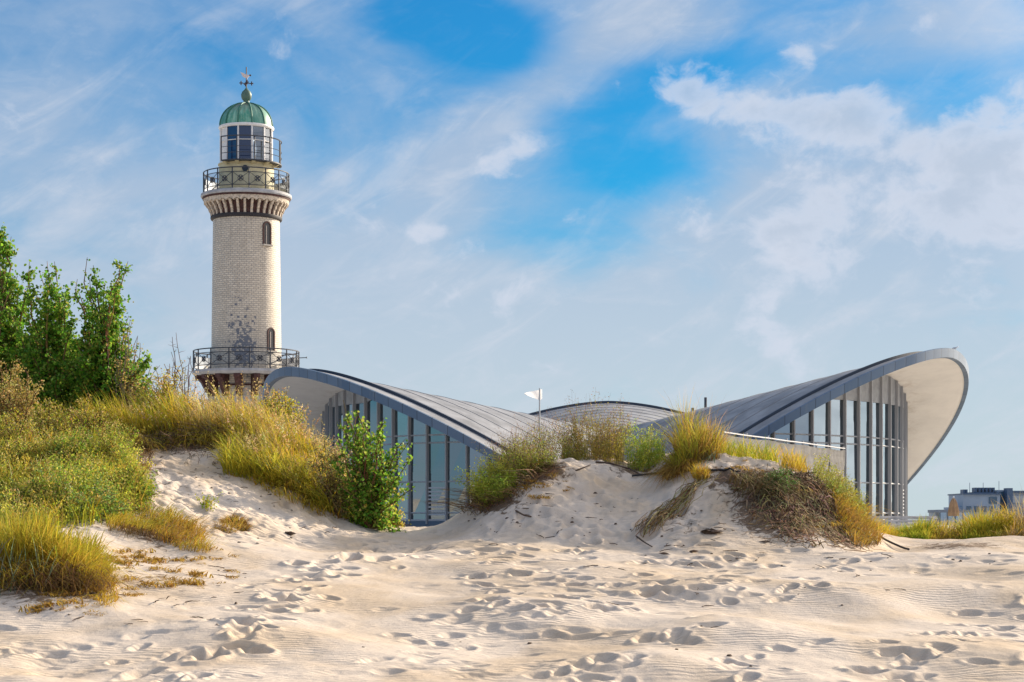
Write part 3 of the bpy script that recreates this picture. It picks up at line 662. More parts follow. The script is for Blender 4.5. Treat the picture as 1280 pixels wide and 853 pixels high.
def build_teahouse():
    root = empty('tea_house', (TX, TY, TZ), 'glass walled tea house under a sweeping grey saddle roof with upturned tips', 'building')
    roofm = M('roof sheet', (.25, .255, .265), .6, .25, var=.28, vscale=.6); fascia = M('blue grey fascia', (.085, .14, .215), .5, .4, var=.22, vscale=.8)
    ft = NT(fascia.node_tree); fb = fascia.node_tree.nodes['Principled BSDF']; fco = ft.new('ShaderNodeTexCoord').outputs['Object']; fx, fy, fz = ft.sep(fco)
    fa = ft.m('MULTIPLY', ft.m('ADD', ft.m('ARCTAN2', fy, fx), PI), 150 / (2 * PI)); fw = ft.new('ShaderNodeTexWhiteNoise', noise_dimensions='1D'); ft.put(fw.inputs['W'], ft.m('FLOOR', fa))
    fn = ft.noise(ft.vmul(fco, (1, 1, .25)), 2.2, 6, .7)
    fc = ft.mix(fw.outputs[0], (.075, .125, .195), (.115, .17, .245)); fc = ft.mix(ft.m('MULTIPLY', ft.ramp(fn, .5, .75), .5), fc, (.17, .20, .235))
    fc = ft.mix(ft.m('LESS_THAN', ft.m('FRACT', fa), .045), fc, (.04, .06, .09)); ft.put(fb.inputs['Base Color'], fc)
    soffm = M('soffit plaster', (.80, .75, .68), .85, var=.09, vscale=.35); darkm = M('dark trim', (.045, .06, .085), .5); fin = M('grey steel fin', (.31, .315, .33), .4, .5)
    tran = M('steel transom', (.42, .44, .46), .4, .5); plate = M('grey panel', (.30, .31, .32), .6, var=.15)
    glass = glass_mat('tea house glass', (.07, .19, .25), .36, .02, (.56, .66, .74))
    glasses = [glass_mat('tea house glass light', (.08, .20, .26), .42, .03, (.58, .69, .76)), glass_mat('tea house glass dark', (.06, .17, .22), .31, .02, (.52, .64, .73)), glass]
    inn = M('interior', (.34, .34, .33), .8); floor = M('interior floor', (.22, .19, .16), .6); wood = M('red brown wood', (.17, .055, .03), .5); lemon = M('pale yellow wall', (.68, .62, .40), .7)
    seamm = M('roof seam', (.215, .22, .23), .6)
    N = 360; th = np.arange(N) * 2 * PI / N; R, Z = rim(th); K = 22; ss = np.linspace(.02, 1, K)
    V = []; 
    for i in range(N):
        for s in ss: V.append(tp(th[i], R[i] * s, HUB + (Z[i] - HUB) * s ** 1.05 + .30))
    q = MB(); q.add(V, [[i * K + k, i * K + k + 1, ((i + 1) % N) * K + k + 1, ((i + 1) % N) * K + k] for i in range(N) for k in range(K - 1)] + [[i * K for i in range(N)]])
    roof = q.obj('roof', roofm, root, smooth=True)
    for rr in np.arange(3.0, 22.0, 2.1):
        pts = [tp(t, rr, float(roof_z(np.array(t), rr)) + .31) for t in th[::2] if rr < .90 * float(rim(np.array(t))[0])]
        if len(pts) == N // 2: MB().tube(pts, .018, 4, True).obj('roof_seam', seamm, roof)
        else:
            run = []
            for t in list(th[::2]) + [th[0] + 2 * PI]:
                if rr < .90 * float(rim(np.array(t))[0]): run.append(tp(t, rr, float(roof_z(np.array(t), rr)) + .31))
                else:
                    if len(run) > 3: MB().tube(run, .018, 4).obj('roof_seam', seamm, roof)
                    run = []
            if len(run) > 3: MB().tube(run, .018, 4).obj('roof_seam', seamm, roof)
    V = [];
    for i in range(N):
        for s in ss: V.append(tp(th[i], R[i] * s * .993, HUB + (Z[i] - HUB) * s ** 1.05 - .26 - .25 * (1 - s)))
    q = MB(); q.add(V, [[((i + 1) % N) * K + k, ((i + 1) % N) * K + k + 1, i * K + k + 1, i * K + k] for i in range(N) for k in range(K - 1)])
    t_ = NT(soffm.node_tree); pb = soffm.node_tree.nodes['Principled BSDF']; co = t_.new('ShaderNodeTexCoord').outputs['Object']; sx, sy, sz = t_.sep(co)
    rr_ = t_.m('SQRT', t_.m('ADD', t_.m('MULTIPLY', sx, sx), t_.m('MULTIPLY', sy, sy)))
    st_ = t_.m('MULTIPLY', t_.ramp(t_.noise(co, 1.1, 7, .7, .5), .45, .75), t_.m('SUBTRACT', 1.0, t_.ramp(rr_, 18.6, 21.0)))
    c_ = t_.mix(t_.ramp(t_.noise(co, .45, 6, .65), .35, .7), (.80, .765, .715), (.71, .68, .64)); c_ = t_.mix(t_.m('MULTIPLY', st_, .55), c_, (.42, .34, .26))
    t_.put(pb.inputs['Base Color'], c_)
    q.obj('soffit', soffm, root, smooth=True)
    q = MB(); V = []
    for i in range(N): V += [tp(th[i], R[i] - .02, Z[i] + .31), tp(th[i], R[i] + .12, Z[i] + .29), tp(th[i], R[i] + .10, Z[i] - .25), tp(th[i], R[i] - .18, Z[i] - .29)]
    q.add(V, [[i * 4 + k, i * 4 + k + 1, ((i + 1) % N) * 4 + k + 1, ((i + 1) % N) * 4 + k][::-1] for i in range(N) for k in range(3)]); q.obj('fascia', fascia, root, smooth=True)
    q = MB(); V = []
    for i in range(N):
        for s, h in ((.935, .29), (.935, .47), (.928, .47), (.928, .29)): V.append(tp(th[i], R[i] * s, HUB + (Z[i] - HUB) * s ** 1.05 + h))
    q.add(V, [[i * 4 + k, i * 4 + k + 1, ((i + 1) % N) * 4 + k + 1, ((i + 1) % N) * 4 + k] for i in range(N) for k in range(3)]); q.obj('roof_upstand', darkm, root)
    # facade
    RF = 18.7; st = math.radians(4.25); zb = .45
    lev = [.95, 2.75, 5.0, 5.45]; cap = 7.55
    def top(t): return float(roof_z(np.array(t), RF)) - .36
    nb = 0
    for j in range(-52, 12):
        t0 = j * st; t1 = t0 + st; h0, h1 = top(t0), top(t1)
        if h0 > zb + .25:
            e = Vector((math.cos(t0), math.sin(t0), 0)); zc = (h0 + zb) / 2 - .05
            MB().box(e * (RF + .10) + Vector((0, 0, zc)), (.22, .08, h0 - zb + .2), t0).obj('facade_fin', fin, root)
        if min(h0, h1) < zb + .6: continue
        g = MB(); e0 = Vector(tp(t0, RF, 0)); e1 = Vector(tp(t1, RF, 0))
        c0, c1 = min(h0, cap) if h0 > cap + .4 else h0, min(h1, cap) if h1 > cap + .4 else h1
        ks = [1 + rng.uniform(-.0012, .0012) for _ in range(6)]; zmid = min(2.75, min(c0, c1) * .6)
        g.add([e0 * ks[0] + Vector((0, 0, zb)), e1 * ks[1] + Vector((0, 0, zb)), e1 * ks[2] + Vector((0, 0, zmid)), e0 * ks[3] + Vector((0, 0, zmid)), e1 * ks[4] + Vector((0, 0, c1)), e0 * ks[5] + Vector((0, 0, c0))], [[0, 1, 2, 3], [3, 2, 4, 5]])
        pane = g.obj('window', glasses[int(rng.integers(0, 3))], root)
        tr = MB(); hm = min(c0, c1)
        for z in lev + [zb + .05]:
            if z < hm - .15: tr.tube([e0 * 1.002 + Vector((0, 0, z)), e1 * 1.002 + Vector((0, 0, z))], .045 if z != zb + .05 else .08, 4)
        tr.obj('transom', tran, pane)
        if c0 < h0 or c1 < h1:
            g = MB(); k = 1.003
            g.add([e0 * k + Vector((0, 0, c0)), e1 * k + Vector((0, 0, c1)), e1 * k + Vector((0, 0, h1 + .1)), e0 * k + Vector((0, 0, h0 + .1))], [[0, 1, 2, 3]]); g.obj('top_panel', plate, root)
        # louvred openings
        mid = math.degrees((t0 + t1) / 2) % 360
        if abs(mid - 236.5) < 2.2 or abs(mid - 341) < 2.2 or abs(mid - 354) < 2.2:
            lo = MB()
            for z in np.arange(.85, 2.5, .22): lo.box((e0 + e1) / 2 * 1.004 + Vector((0, 0, z)), (.05, (e1 - e0).length - .1, .09), (t0 + t1) / 2)
            lo.obj('louvre', tran, root)
    # plinth, rear wall, inside
    MB().lathe([(RF + .12, 0), (RF + .12, zb + .02), (RF - .4, zb + .03)], 160).obj('plinth', M('plinth', (.10, .14, .19), .6), root)
    q = MB(); V = []; n = 60
    for k in range(n + 1):
        t = math.radians(51 + 88 * k / n); V += [tp(t, RF, zb), tp(t, RF, max(zb + .05, top(t)))]
    q.add(V, [[2 * k, 2 * k + 2, 2 * k + 3, 2 * k + 1] for k in range(n)]); q.obj('rear_wall', inn, root)
    MB().lathe([(0.01, zb + .02), (RF - .05, zb + .02)], 96).obj('floor', floor, root)
    MB().lathe([(7.0, 3.55), (13.5, 3.55), (13.5, 3.85), (7.0, 3.85)], 72).obj('upper_floor', inn, root)
    MB().lathe([(7.0, zb), (7.0, HUB - .6)], 48).obj('core_wall', inn, root)
    q = MB(); V = []
    for k in range(13):
        t = math.radians(238 + 22 * k / 12); V += [tp(t, 16.6, zb), tp(t, 16.6, 2.6 - .9 * (k / 12))]
    q.add(V, [[2 * k, 2 * k + 2, 2 * k + 3, 2 * k + 1] for k in range(12)]); q.obj('inner_partition', lemon, root)
    for t, dz in ((math.radians(249), 1.9), (math.radians(228), -1.7)):
        MB().tube([tp(t, 17.4, 1.6 - dz / 2), tp(t + .10, 17.2, 1.6 + dz / 2)], .11, 4).obj('stair_beam', wood, root)
    # two short vent pipes on the roof between the wings
    for px, Yv in ((882, 128.), (866, 128.5)):
        X = (px - 640) / F * Yv - TX; y = Yv - TY; r = math.hypot(X, y); z = float(roof_z(np.array(math.atan2(y, X)), r)) + .3
        MB().tube([(X, y, z - .1), (X, y, z + (1.15 if px > 870 else .7))], .09, 8).obj('vent_pipe', darkm, root)
build_teahouse()

def build_gull():
    t = math.radians(-38); R, Z = rim(np.array(t)); R = float(R); Z = float(Z)
    best = None
    base = Vector(tp(t + math.radians(9), R - .05, 0)); r_, z_ = rim(np.array(t + math.radians(9))); base.z = float(z_) + .31
    loc = Vector((TX, TY, TZ)) + base
    root = empty('seagull', loc, 'small white seagull standing on the right tip of the roof', 'bird')
    b = MB(); prof = [(-.26, .02), (-.2, .06), (-.1, .10), (.02, .115), (.1, .10), (.17, .07), (.21, .06), (.27, .068), (.31, .05), (.335, .02), (.40, .008)]
    n = 10; V = []
    for i, (x, r) in enumerate(prof):
        zc = .27 + (.0 if x < .1 else min(.13, (x - .1) * 1.0)) - (.02 if x > .33 else 0)
        V += [(x, r * math.cos(2 * PI * k / n) * .9, zc + r * math.sin(2 * PI * k / n)) for k in range(n)]
    b.add(V, [[i * n + k, i * n + (k + 1) % n, (i + 1) * n + (k + 1) % n, (i + 1) * n + k] for i in range(len(prof) - 1) for k in range(n)] + [list(range(n))])
    for s in (-1, 1):
        b.tube([(.03, s * .04, .19), (.05, s * .04, .0), (.10, s * .04, 0.0)], .012, 5)
    root.scale = (.62, .62, .62)
    b.obj('body', M('gull white', (.8, .8, .8), .7), root, smooth=True)
    w = MB()
    for s in (-1, 1): w.add([(.12, s * .10, .33), (.1, s * .118, .26), (-.15, s * .09, .25), (-.36, s * .04, .27), (-.12, s * .085, .33), (-.1, s * .07, .3)], [[0, 1, 2, 3, 4], [0, 4, 3, 2, 1]])
    w.obj('wings', M('gull grey', (.35, .37, .40), .7), root)
build_gull()

# ------------------------------------------------------------------ windscreen fence, steps, flag, parasol, far hotel
def build_site():
    yl_, yr_ = 93., 113.
    A = Vector(((905 - 640) / F * 92, 92, 0)); Bv = Vector(((1056 - 640) / F * yr_, yr_, 0))
    fab = M('grey screen fabric', (.13, .127, .125), .85, var=.16, vscale=1.0, bump=.3, bscale=2.5, stretch=(.3, .3, 2.5)); wh = M('white rail', (.55, .55, .55), .5); gal = M('galvanised post', (.28, .29, .31), .5)
    root = empty('windscreen_fence', (A.x, A.y, 0), 'grey fabric windscreen fence with white top rail before the right wing', 'fence')
    D = Bv - A; L = D.length; e = D.normalized(); nn = Vector((-e.y, e.x, 0)); ztop = 5.75
    def at(s, z, o=0): return e * (s * L) + nn * o + Vector((0, 0, z))
    cuts = [0, .33, .62, .845, 1.0]
    for a, b in zip(cuts[:-1], cuts[1:]):
        q = MB(); n = 14; m = 6; V = []
        for i in range(n + 1):
            for j in range(m + 1):
                s = a + (b - a) * (.006 + .988 * i / n); z = 3.3 + (ztop - .1 - 3.3) * j / m
                sag = .06 * math.sin(PI * i / n) * (j == m); V.append(at(s, z - sag, .05 * math.sin(i * 2.1 + j * 1.3) + .03 * math.sin(j * 3)))
        q.add(V, [[i * (m + 1) + j, (i + 1) * (m + 1) + j, (i + 1) * (m + 1) + j + 1, i * (m + 1) + j + 1] for i in range(n) for j in range(m)]); q.obj('fabric_panel', fab, root, smooth=True)
        MB().tube([at(a, ztop), at((a + b) / 2, ztop - .015), at(b, ztop)], .035, 6).obj('top_rail', wh, root)
    for s in cuts + [.17, .48, .74]: MB().tube([at(s, 1.1, .09), at(s, ztop + .12, .09)], .05, 6).obj('post', gal, root)
    MB().box(at(.5, 2.2, 0), (L, .3, 2.18), math.atan2(e.y, e.x)).obj('terrace_wall', M('terrace wall', (.4, .39, .37), .8, var=.15), root)
    # stone steps
    cx = (1108 - 640) / F * 109; root = empty('stone_steps', (cx, 109, 1.15), 'low pale stone steps at the foot of the glass facade', 'steps')
    stn = M('pale stone slab', (.50, .48, .46), .8, var=.3, vscale=2.2, stretch=(1, 1, 3))
    for k in range(4):
        MB().box((.2 * k - .3, .45 * k, .10 + .19 * k), (4.6, 3.0, .165), .25 + .02 * (k % 2)).obj('step', stn, root)
    # pennant
    Yf = 88.; X = (674.5 - 640) / F * Yf; z0 = 1.0; zt = EYE + (HZ - 485.5) * Yf / F; sc = Yf / F
    root = empty('pennant_flag', (X, Yf, z0), 'white triangular pennant on a thin grey pole behind the middle dune', 'flag')
    MB().tube([(0, 0, 0), (0, 0, zt - z0)], [.045, .03], 8).obj('pole', M('grey pole', (.36, .38, .40), .4), root)
    q = MB(); V = []; n = 12; m = 6
    for i in range(n + 1):
        u = i / n; x = (3.2 - 22 * u) * sc
        top_, bot = 486.8 + 4.6 * u, 502 - 9 * u
        if u < .13: bot = 501.4 - 24 * abs(u - .13)
        for j in range(m + 1): V.append((x, .08 * math.sin(u * 7 + j * .4) * (u + .1), EYE + (HZ - (top_ + (bot - top_) * j / m)) * sc - z0))
    q.add(V, [[i * (m + 1) + j, (i + 1) * (m + 1) + j, (i + 1) * (m + 1) + j + 1, i * (m + 1) + j + 1] for i in range(n) for j in range(m)])
    cl = leaf_mat('flag cloth', .45); flag = q.obj('pennant', cl, root, smooth=True)
    a = flag.data.color_attributes.new('Col', 'FLOAT_COLOR', 'POINT'); a.data.foreach_set('color', np.tile([.8, .8, .8, 1], len(q.v)).astype(np.float32))
    # closed parasol
    Yp = 160.; s = Yp / F; X = (1192 - 640) * s; root = empty('closed_parasol', (X, Yp, 1.15), 'tan closed parasol standing beside the right dune grass', 'parasol')
    MB().tube([(0, 0, 0), (0, 0, 2.36)], .05, 8).obj('pole', M('parasol pole', (.5, .5, .5), .4), root)
    q = MB(); V = []; n = 24; lv = [(.85, .38), (1.15, .38), (1.6, .31), (1.9, .25), (2.15, .16), (2.29, .06)]
    for z, r in lv: V += [(r * (1 + .22 * math.cos(8 * 2 * PI * k / n)) * math.cos(2 * PI * k / n), r * (1 + .22 * math.cos(8 * 2 * PI * k / n)) * math.sin(2 * PI * k / n), z) for k in range(n)]
    q.add(V, [[i * n + k, i * n + (k + 1) % n, (i + 1) * n + (k + 1) % n, (i + 1) * n + k] for i in range(len(lv) - 1) for k in range(n)]); q.obj('canopy', M('tan cloth', (.36, .23, .13), .8, var=.2), root, smooth=True)
    MB().lathe([(.02, 2.28), (.06, 2.33), (.06, 2.40), (.01, 2.45)], 10).obj('finial', M('parasol finial', (.6, .6, .6), .4), root)
    # glazed pavilion
    Yg = 210.; s = Yg / F; root = empty('glazed_pavilion', ((1186 - 640) * s, Yg, 1.15), 'low flat roofed glazed pavilion beside the tan parasol', 'building')
    w = 38 * s; h = (HZ - 637.5) * s + EYE - 1.15
    MB().box((0, 0, h - .15), (w, 6, .3)).obj('roof', M('pavilion roof', (.20, .23, .27), .6), root)
    pg = glass_mat('pavilion glass', (.5, .65, .72), .3)
    for k in range(4):
        x = -w / 2 + w * (k + .5) / 4; MB().box((x, -2.8, (h - .3) / 2), (w / 4 - .1, .06, h - .3)).obj('window', pg, root)
        MB().box((-w / 2 + w * k / 4 + .06, -2.82, (h - .3) / 2), (.14, .14, h - .3)).obj('post', M('pavilion post', (.15, .2, .25), .5) if k == 0 else bpy.data.materials['pavilion post'], root)
    MB().box((0, 1.2, (h - .3) / 2), (w - .2, 3.4, h - .3)).obj('rear_room', M('pavilion wall', (.45, .47, .48), .7), root)
    # distant hotel
    Yh = 420.; s = Yh / F; root = empty('distant_hotel', ((1240 - 640) * s, Yh, 1.15), 'blue grey hotel block with a row of roof chimneys far behind the dune grass', 'building')
    def hz(y): return EYE + (HZ - y) * s - 1.15
    def hx(x): return (x - 1240) * s
    wall = M('hotel wall', (.32, .39, .47), .7, var=.08, vscale=.2); wall2 = M('hotel wing', (.38, .42, .46), .7); dk = M('hotel dark', (.085, .13, .20), .5); hg = M('hotel glass', (.04, .10, .16), .15, .8); lt = M('hotel pale', (.45, .48, .50), .7)
    def blk(x0, x1, y0, y1, d0, d1, name, m, par=root):
        return MB().box(((hx(x0) + hx(x1)) / 2, (d0 + d1) / 2, (hz(y0) + hz(y1)) / 2), (hx(x1) - hx(x0), d1 - d0, hz(y1) - hz(y0))).obj(name, m, par)
    blk(1204, 1250, 653.2, 618.6, 0, 14, 'wall', wall); rf = blk(1203.4, 1250.6, 618.6, 616.9, -.6, 14.6, 'roof', dk)
    blk(1195, 1204, 653.2, 634, 1, 12, 'side_wing', wall); blk(1250, 1266, 653.2, 612.5, 2, 13, 'stair_tower', wall); blk(1257.5, 1264.5, 652, 610.4, -1.0, 2.0, 'shaft_tower', dk)
    blk(1266, 1420, 653.2, 616, 3, 16, 'end_wing', wall2); blk(1266, 1421, 616, 613.4, 2.5, 16.5, 'end_wing_roof', dk)
    for x in (1208.3, 1211.3): blk(x, x + 2.4, 616.9, 611.8, 3, 6, 'chimney', dk, rf)
    blk(1220, 1246, 616.9, 615.2, 2, 8, 'chimney_base', dk, rf)
    for k in range(6): blk(1223 + k * 4.5, 1225.4 + k * 4.5, 615.2, 609.4, 3, 6, 'chimney', dk, rf)
    for k in range(4): blk(1208 + k * 9.5, 1214 + k * 9.5, 640, 633, -.15, .1, 'window', hg)
    blk(1236, 1246, 630, 621.5, -.15, .1, 'window', hg); blk(1251, 1257, 634, 614.5, 1.8, 2.1, 'window', hg)
    for k in range(5): blk(1268 + k * 24, 1286 + k * 24, 629, 620, 2.8, 3.1, 'balcony', lt); 
    for x, y in ((1219, 603), (1236, 603), (1256, 601)): MB().tube([(hx(x), 5, hz(617)), (hx(x), 5, hz(y))], .06, 5).obj('aerial', dk, root)
build_site()


# ------------------------------------------------------------------ vegetation generators
def blades(root, h, ang, lean, w, c0, c1, droop=.5, spread_side=True):
    n = len(root); ts = np.array([0, .38, .74, 1.0])
    d = np.stack([np.cos(ang), np.sin(ang)], -1)
    hh = h[:, None]; ln = lean[:, None]; t = ts[None]
    out = ln * hh * t ** 1.8; up = hh * (t - droop * ln * t ** 2.4)
    P = np.zeros((n, 4, 3)); P[..., :2] = root[:, None, :2] + d[:, None] * out[..., None]; P[..., 2] = root[:, None, 2] + up
    sa = rng.random(n) * PI; sd = np.stack([np.cos(sa), np.sin(sa), 0 * sa], -1)
    wid = w[:, None] * np.array([.75, 1.0, .65])[None] / 2
    V = np.zeros((n, 7, 3))
    for k in range(3):
        V[:, 2 * k] = P[:, k] - sd * wid[:, k, None]; V[:, 2 * k + 1] = P[:, k] + sd * wid[:, k, None]
    V[:, 6] = P[:, 3]
    tri = np.array([[0, 1, 3], [0, 3, 2], [2, 3, 5], [2, 5, 4], [4, 5, 6]])
    T = (np.arange(n)[:, None, None] * 7 + tri[None]).reshape(-1, 3)
    tt = np.array([0, 0, .45, .45, .8, .8, 1.0])[None, :, None]
    col = c0[:, None] * (1 - tt) + c1[:, None] * tt
    return V.reshape(-1, 3), T, col.reshape(-1, 3)

def pick(pal, n, jit=.25):
    pal = np.array(pal, float); c = pal[rng.integers(0, len(pal), n)]
    return c * (1 + jit * (rng.random((n, 1)) * 2 - 1)) * (1 + .12 * rng.normal(size=(n, 3)))

def strands(P, r, col):
    """three-sided tubes along polylines P (n, k, 3); r (n,k)"""
    n, k, _ = P.shape; d = np.gradient(P, axis=1); d /= np.linalg.norm(d, axis=2, keepdims=True) + 1e-9
    ref = np.where(np.abs(d[..., 2:3]) > .8, np.array([1., .2, 0]), np.array([0., 0, 1]))
    a = np.cross(d, ref); a /= np.linalg.norm(a, axis=2, keepdims=True) + 1e-9; b = np.cross(d, a)
    V = np.stack([P + (a * math.cos(q) + b * math.sin(q)) * r[..., None] for q in (0, 2 * PI / 3, 4 * PI / 3)], 2)
    base = np.arange(n)[:, None, None] * k * 3; i = np.arange(k - 1)[None, :, None] * 3; j = np.arange(3)[None, None]
    j2 = (j + 1) % 3; A = base + i + j; Bq = base + i + j2; Cq = base + i + 3 + j2; D = base + i + 3 + j
    T = np.concatenate([np.stack([A, Bq, Cq], -1).reshape(-1, 3), np.stack([A, Cq, D], -1).reshape(-1, 3)])
    return V.reshape(-1, 3), T, np.repeat(col, k * 3, 0)

def leaves(c, L, W, col, updir=.3, fold=.25):
    n = len(c); a = rng.normal(size=(n, 3)); a[:, 2] += updir; a /= np.linalg.norm(a, axis=1, keepdims=True)
    b = np.cross(a, rng.normal(size=(n, 3))); b /= np.linalg.norm(b, axis=1, keepdims=True) + 1e-9; m = np.cross(a, b)
    L = np.broadcast_to(L, n)[:, None]; W = np.broadcast_to(W, n)[:, None]
    V = np.stack([c - a * L * .5, c - a * L * .12 + b * W * .5 + m * W * fold, c + a * L * .28 + b * W * .36 + m * W * fold, c + a * L * .5, c + a * L * .28 - b * W * .36 + m * W * fold, c - a * L * .12 - b * W * .5 + m * W * fold], 1)
    tri = np.array([[0, 1, 5], [1, 2, 4], [1, 4, 5], [2, 3, 4]])
    T = (np.arange(n)[:, None, None] * 6 + tri[None]).reshape(-1, 3)
    return V.reshape(-1, 3), T, np.repeat(col, 6, 0)

def join(parts):
    V = []; T = []; Q = []; n = 0
    for v, t, c in parts: V.append(v); T.append(t + n); Q.append(c); n += len(v)
    return np.concatenate(V), np.concatenate(T), np.clip(np.concatenate(Q), .004, .85)

def emit(name, parts, mat, parent=None, loc=None):
    V, T, c = join(parts); return mesh_obj(name, V, T, mat, parent, loc, col=c)

# palettes (real leaf colours)
G_GOLD = [(.42, .30, .055), (.46, .34, .08), (.36, .28, .05), (.34, .33, .06), (.50, .38, .13)]
G_YG = [(.26, .29, .05), (.33, .33, .06), (.20, .25, .04), (.40, .36, .09), (.30, .26, .05)]
G_GREEN = [(.12, .20, .035), (.17, .24, .05), (.10, .17, .04), (.22, .27, .06)]
G_BLUE = [(.16, .23, .15), (.22, .29, .20), (.13, .20, .11)]
G_BROWN = [(.16, .10, .05), (.22, .14, .07), (.12, .075, .04), (.28, .19, .09)]
G_ORANGE = [(.42, .22, .04), (.36, .20, .05), (.48, .30, .07), (.28, .15, .04)]
G_STRAW = [(.50, .42, .24), (.44, .34, .17), (.55, .47, .30)]
L_POPLAR = [(.13, .29, .022), (.17, .34, .03), (.09, .22, .02), (.24, .40, .045), (.07, .17, .02), (.32, .43, .06), (.15, .30, .03)]
L_YELLOW = [(.40, .36, .09), (.34, .31, .07), (.45, .40, .14)]
L_SEED = [(.44, .36, .16), (.50, .42, .22), (.36, .28, .10), (.30, .26, .07)]

def pickP(pal, g, s=.9, seed=4, jit=.22):
    pal = np.array(pal, float); n = len(g)
    v = np.clip(.5 + 1.25 * fbm(g[:, 0] * s, g[:, 1] * s * .8, seed, 2), 0, .999); v = np.clip(v * .75 + rng.random(n) * .45 - .1, 0, .999)
    c = pal[(v * len(pal)).astype(int)]
    return c * (1 + jit * (rng.random((n, 1)) * 2 - 1)) * (1 + .10 * rng.normal(size=(n, 3)))

def tune(pal, r, g, b):
    for i, c in enumerate(pal): pal[i] = (c[0] * r, c[1] * g, c[2] * b)
tune(G_GOLD, 1.32, 1.30, .6); tune(G_YG, 1.32, 1.25, .6); tune(G_GREEN, 1.25, 1.22, .8); tune(G_ORANGE, 1.02, 1.1, .8); tune(L_YELLOW, 1.25, 1.2, .75); tune(L_SEED, 1.15, 1.08, .8); tune(G_BROWN, .95, .9, .8); tune(G_STRAW, 1.1, 1.0, .8)

def rootsP(poly, n, sink=.03):
    p = in_poly(poly, n); g = hit(p[:, 0], p[:, 1]); g[:, 2] -= sink; return g
def rootsY(poly, n, sink=.03):
    p = in_poly(poly, n); g = ground(p[:, 0], p[:, 1]); g[:, 2] -= sink; return g

def U(a, b, n): return a + (b - a) * rng.random(n)
def patchy(g, keep=.8, s=1.6, seed=2):
    k = vnoise(g[:, 0] * s, g[:, 1] * s, seed) + .5 > (1 - keep) * rng.random(len(g)) * 1.6
    return g[k]

def tussock(g, h, lean, pal0, pal1, w=(.010, .022), dirang=None, dspread=PI, droop=.5, mound=False):
    n = len(g); ang = (U(-PI, PI, n) if dirang is None else dirang + rng.normal(size=n) * dspread)
    hs = U(*h, n) * (.55 + .9 * (vnoise(g[:, 0] * 2.0, g[:, 1] * 2.0, 8) + .5)); ln = U(*lean, n)
    if mound:
        c = np.median(g, 0); d = g - c; r = np.percentile(np.abs(d), 96, axis=0) + 1e-3; q = np.clip(np.hypot(d[:, 0] / r[0], d[:, 1] / r[1]), 0, 1)
        hs = hs * (.5 + .6 * np.sqrt(1 - q * q * .98)); ang = np.where(rng.random(n) < .75, np.arctan2(d[:, 1], d[:, 0]) + rng.normal(size=n) * .7, ang); ln = ln * (.45 + .9 * q)
    return blades(g, hs, ang, ln, U(*w, n), pickP(pal0, g), pickP(pal1, g, seed=6), droop)

def stems_up(g, h, lean, r=.005, k=5, pal=G_BROWN, dirang=None):
    n = len(g); ang = U(-PI, PI, n) if dirang is None else dirang + rng.normal(size=n) * .7
    hs = U(*h, n) * (.30 + 1.35 * np.clip(vnoise(g[:, 0] * 1.5, g[:, 1] * 1.1, 31) + .5, 0, 1)); ln = U(*lean, n); t = np.linspace(0, 1, k)[None]
    P = np.zeros((n, k, 3)); o = (ln * hs)[:, None] * t ** 1.6
    P[..., 0] = g[:, None, 0] + np.cos(ang)[:, None] * o; P[..., 1] = g[:, None, 1] + np.sin(ang)[:, None] * o; P[..., 2] = g[:, None, 2] + hs[:, None] * (t - .3 * ln[:, None] * t ** 2)
    P[:, 1:-1] += rng.normal(size=(n, k - 2, 3)) * .02
    rad = r * (1 - .7 * t) * np.ones((n, 1))
    return P, strands(P, rad, pick(pal, n))

def along(P, m, t0, t1, jit):
    """m random points near each polyline of P"""
    n, k, _ = P.shape; t = (t0 + (t1 - t0) * rng.random((n, m))) * (k - 1 - 1e-6); i = t.astype(int); f = (t - i)[..., None]
    a = P[np.arange(n)[:, None], i]; b = P[np.arange(n)[:, None], i + 1]
    return (a * (1 - f) + b * f + rng.normal(size=(n, m, 3)) * jit).reshape(-1, 3)

def herbs(g, h, lean, m, L, pal, t0=.1, t1=1., jit=.03, stem=G_BROWN, top=None, mtop=0, Ltop=.02, r=.004, dirang=None, w=.5):
    P, st = stems_up(g, h, lean, r, 5, stem, dirang)
    out = [st]
    def each(p, k, sd): return np.repeat(pickP(p, g, 1.1, sd), k, 0) * (1 + .18 * rng.normal(size=(len(g) * k, 1)))
    if m: c = along(P, m, t0, t1, jit); out.append(leaves(c, U(L * .7, L * 1.3, len(c)), U(L * .7, L * 1.3, len(c)) * w, each(pal, m, 12)))
    if mtop: c = along(P, mtop, .72, 1., jit * .9); out.append(leaves(c, U(Ltop * .7, Ltop * 1.3, len(c)), U(Ltop * .6, Ltop, len(c)), each(top, mtop, 13)))
    return out

def curve_to(P0, P1, k=9, bulge=.15, wob=.05, up=.25):
    """polylines from P0 to P1 that first rise, then lean out"""
    n = len(P1); P0 = np.broadcast_to(P0, (n, 3)); t = np.linspace(0, 1, k)[None, :, None]
    d = P1 - P0; L = np.linalg.norm(d, axis=1)[:, None, None]
    Q = P0[:, None] + d[:, None] * t
    Q[..., :2] -= (d[:, None, :2] * (t * (1 - t))) * up * 2
    off = rng.normal(size=(n, 1, 3)) * bulge * L * .3 * np.sin(PI * t)
    w = rng.normal(size=(n, k, 3)) * wob * L * .25; w[:, 0] = 0; w[:, -1] = 0
    return Q + off + w

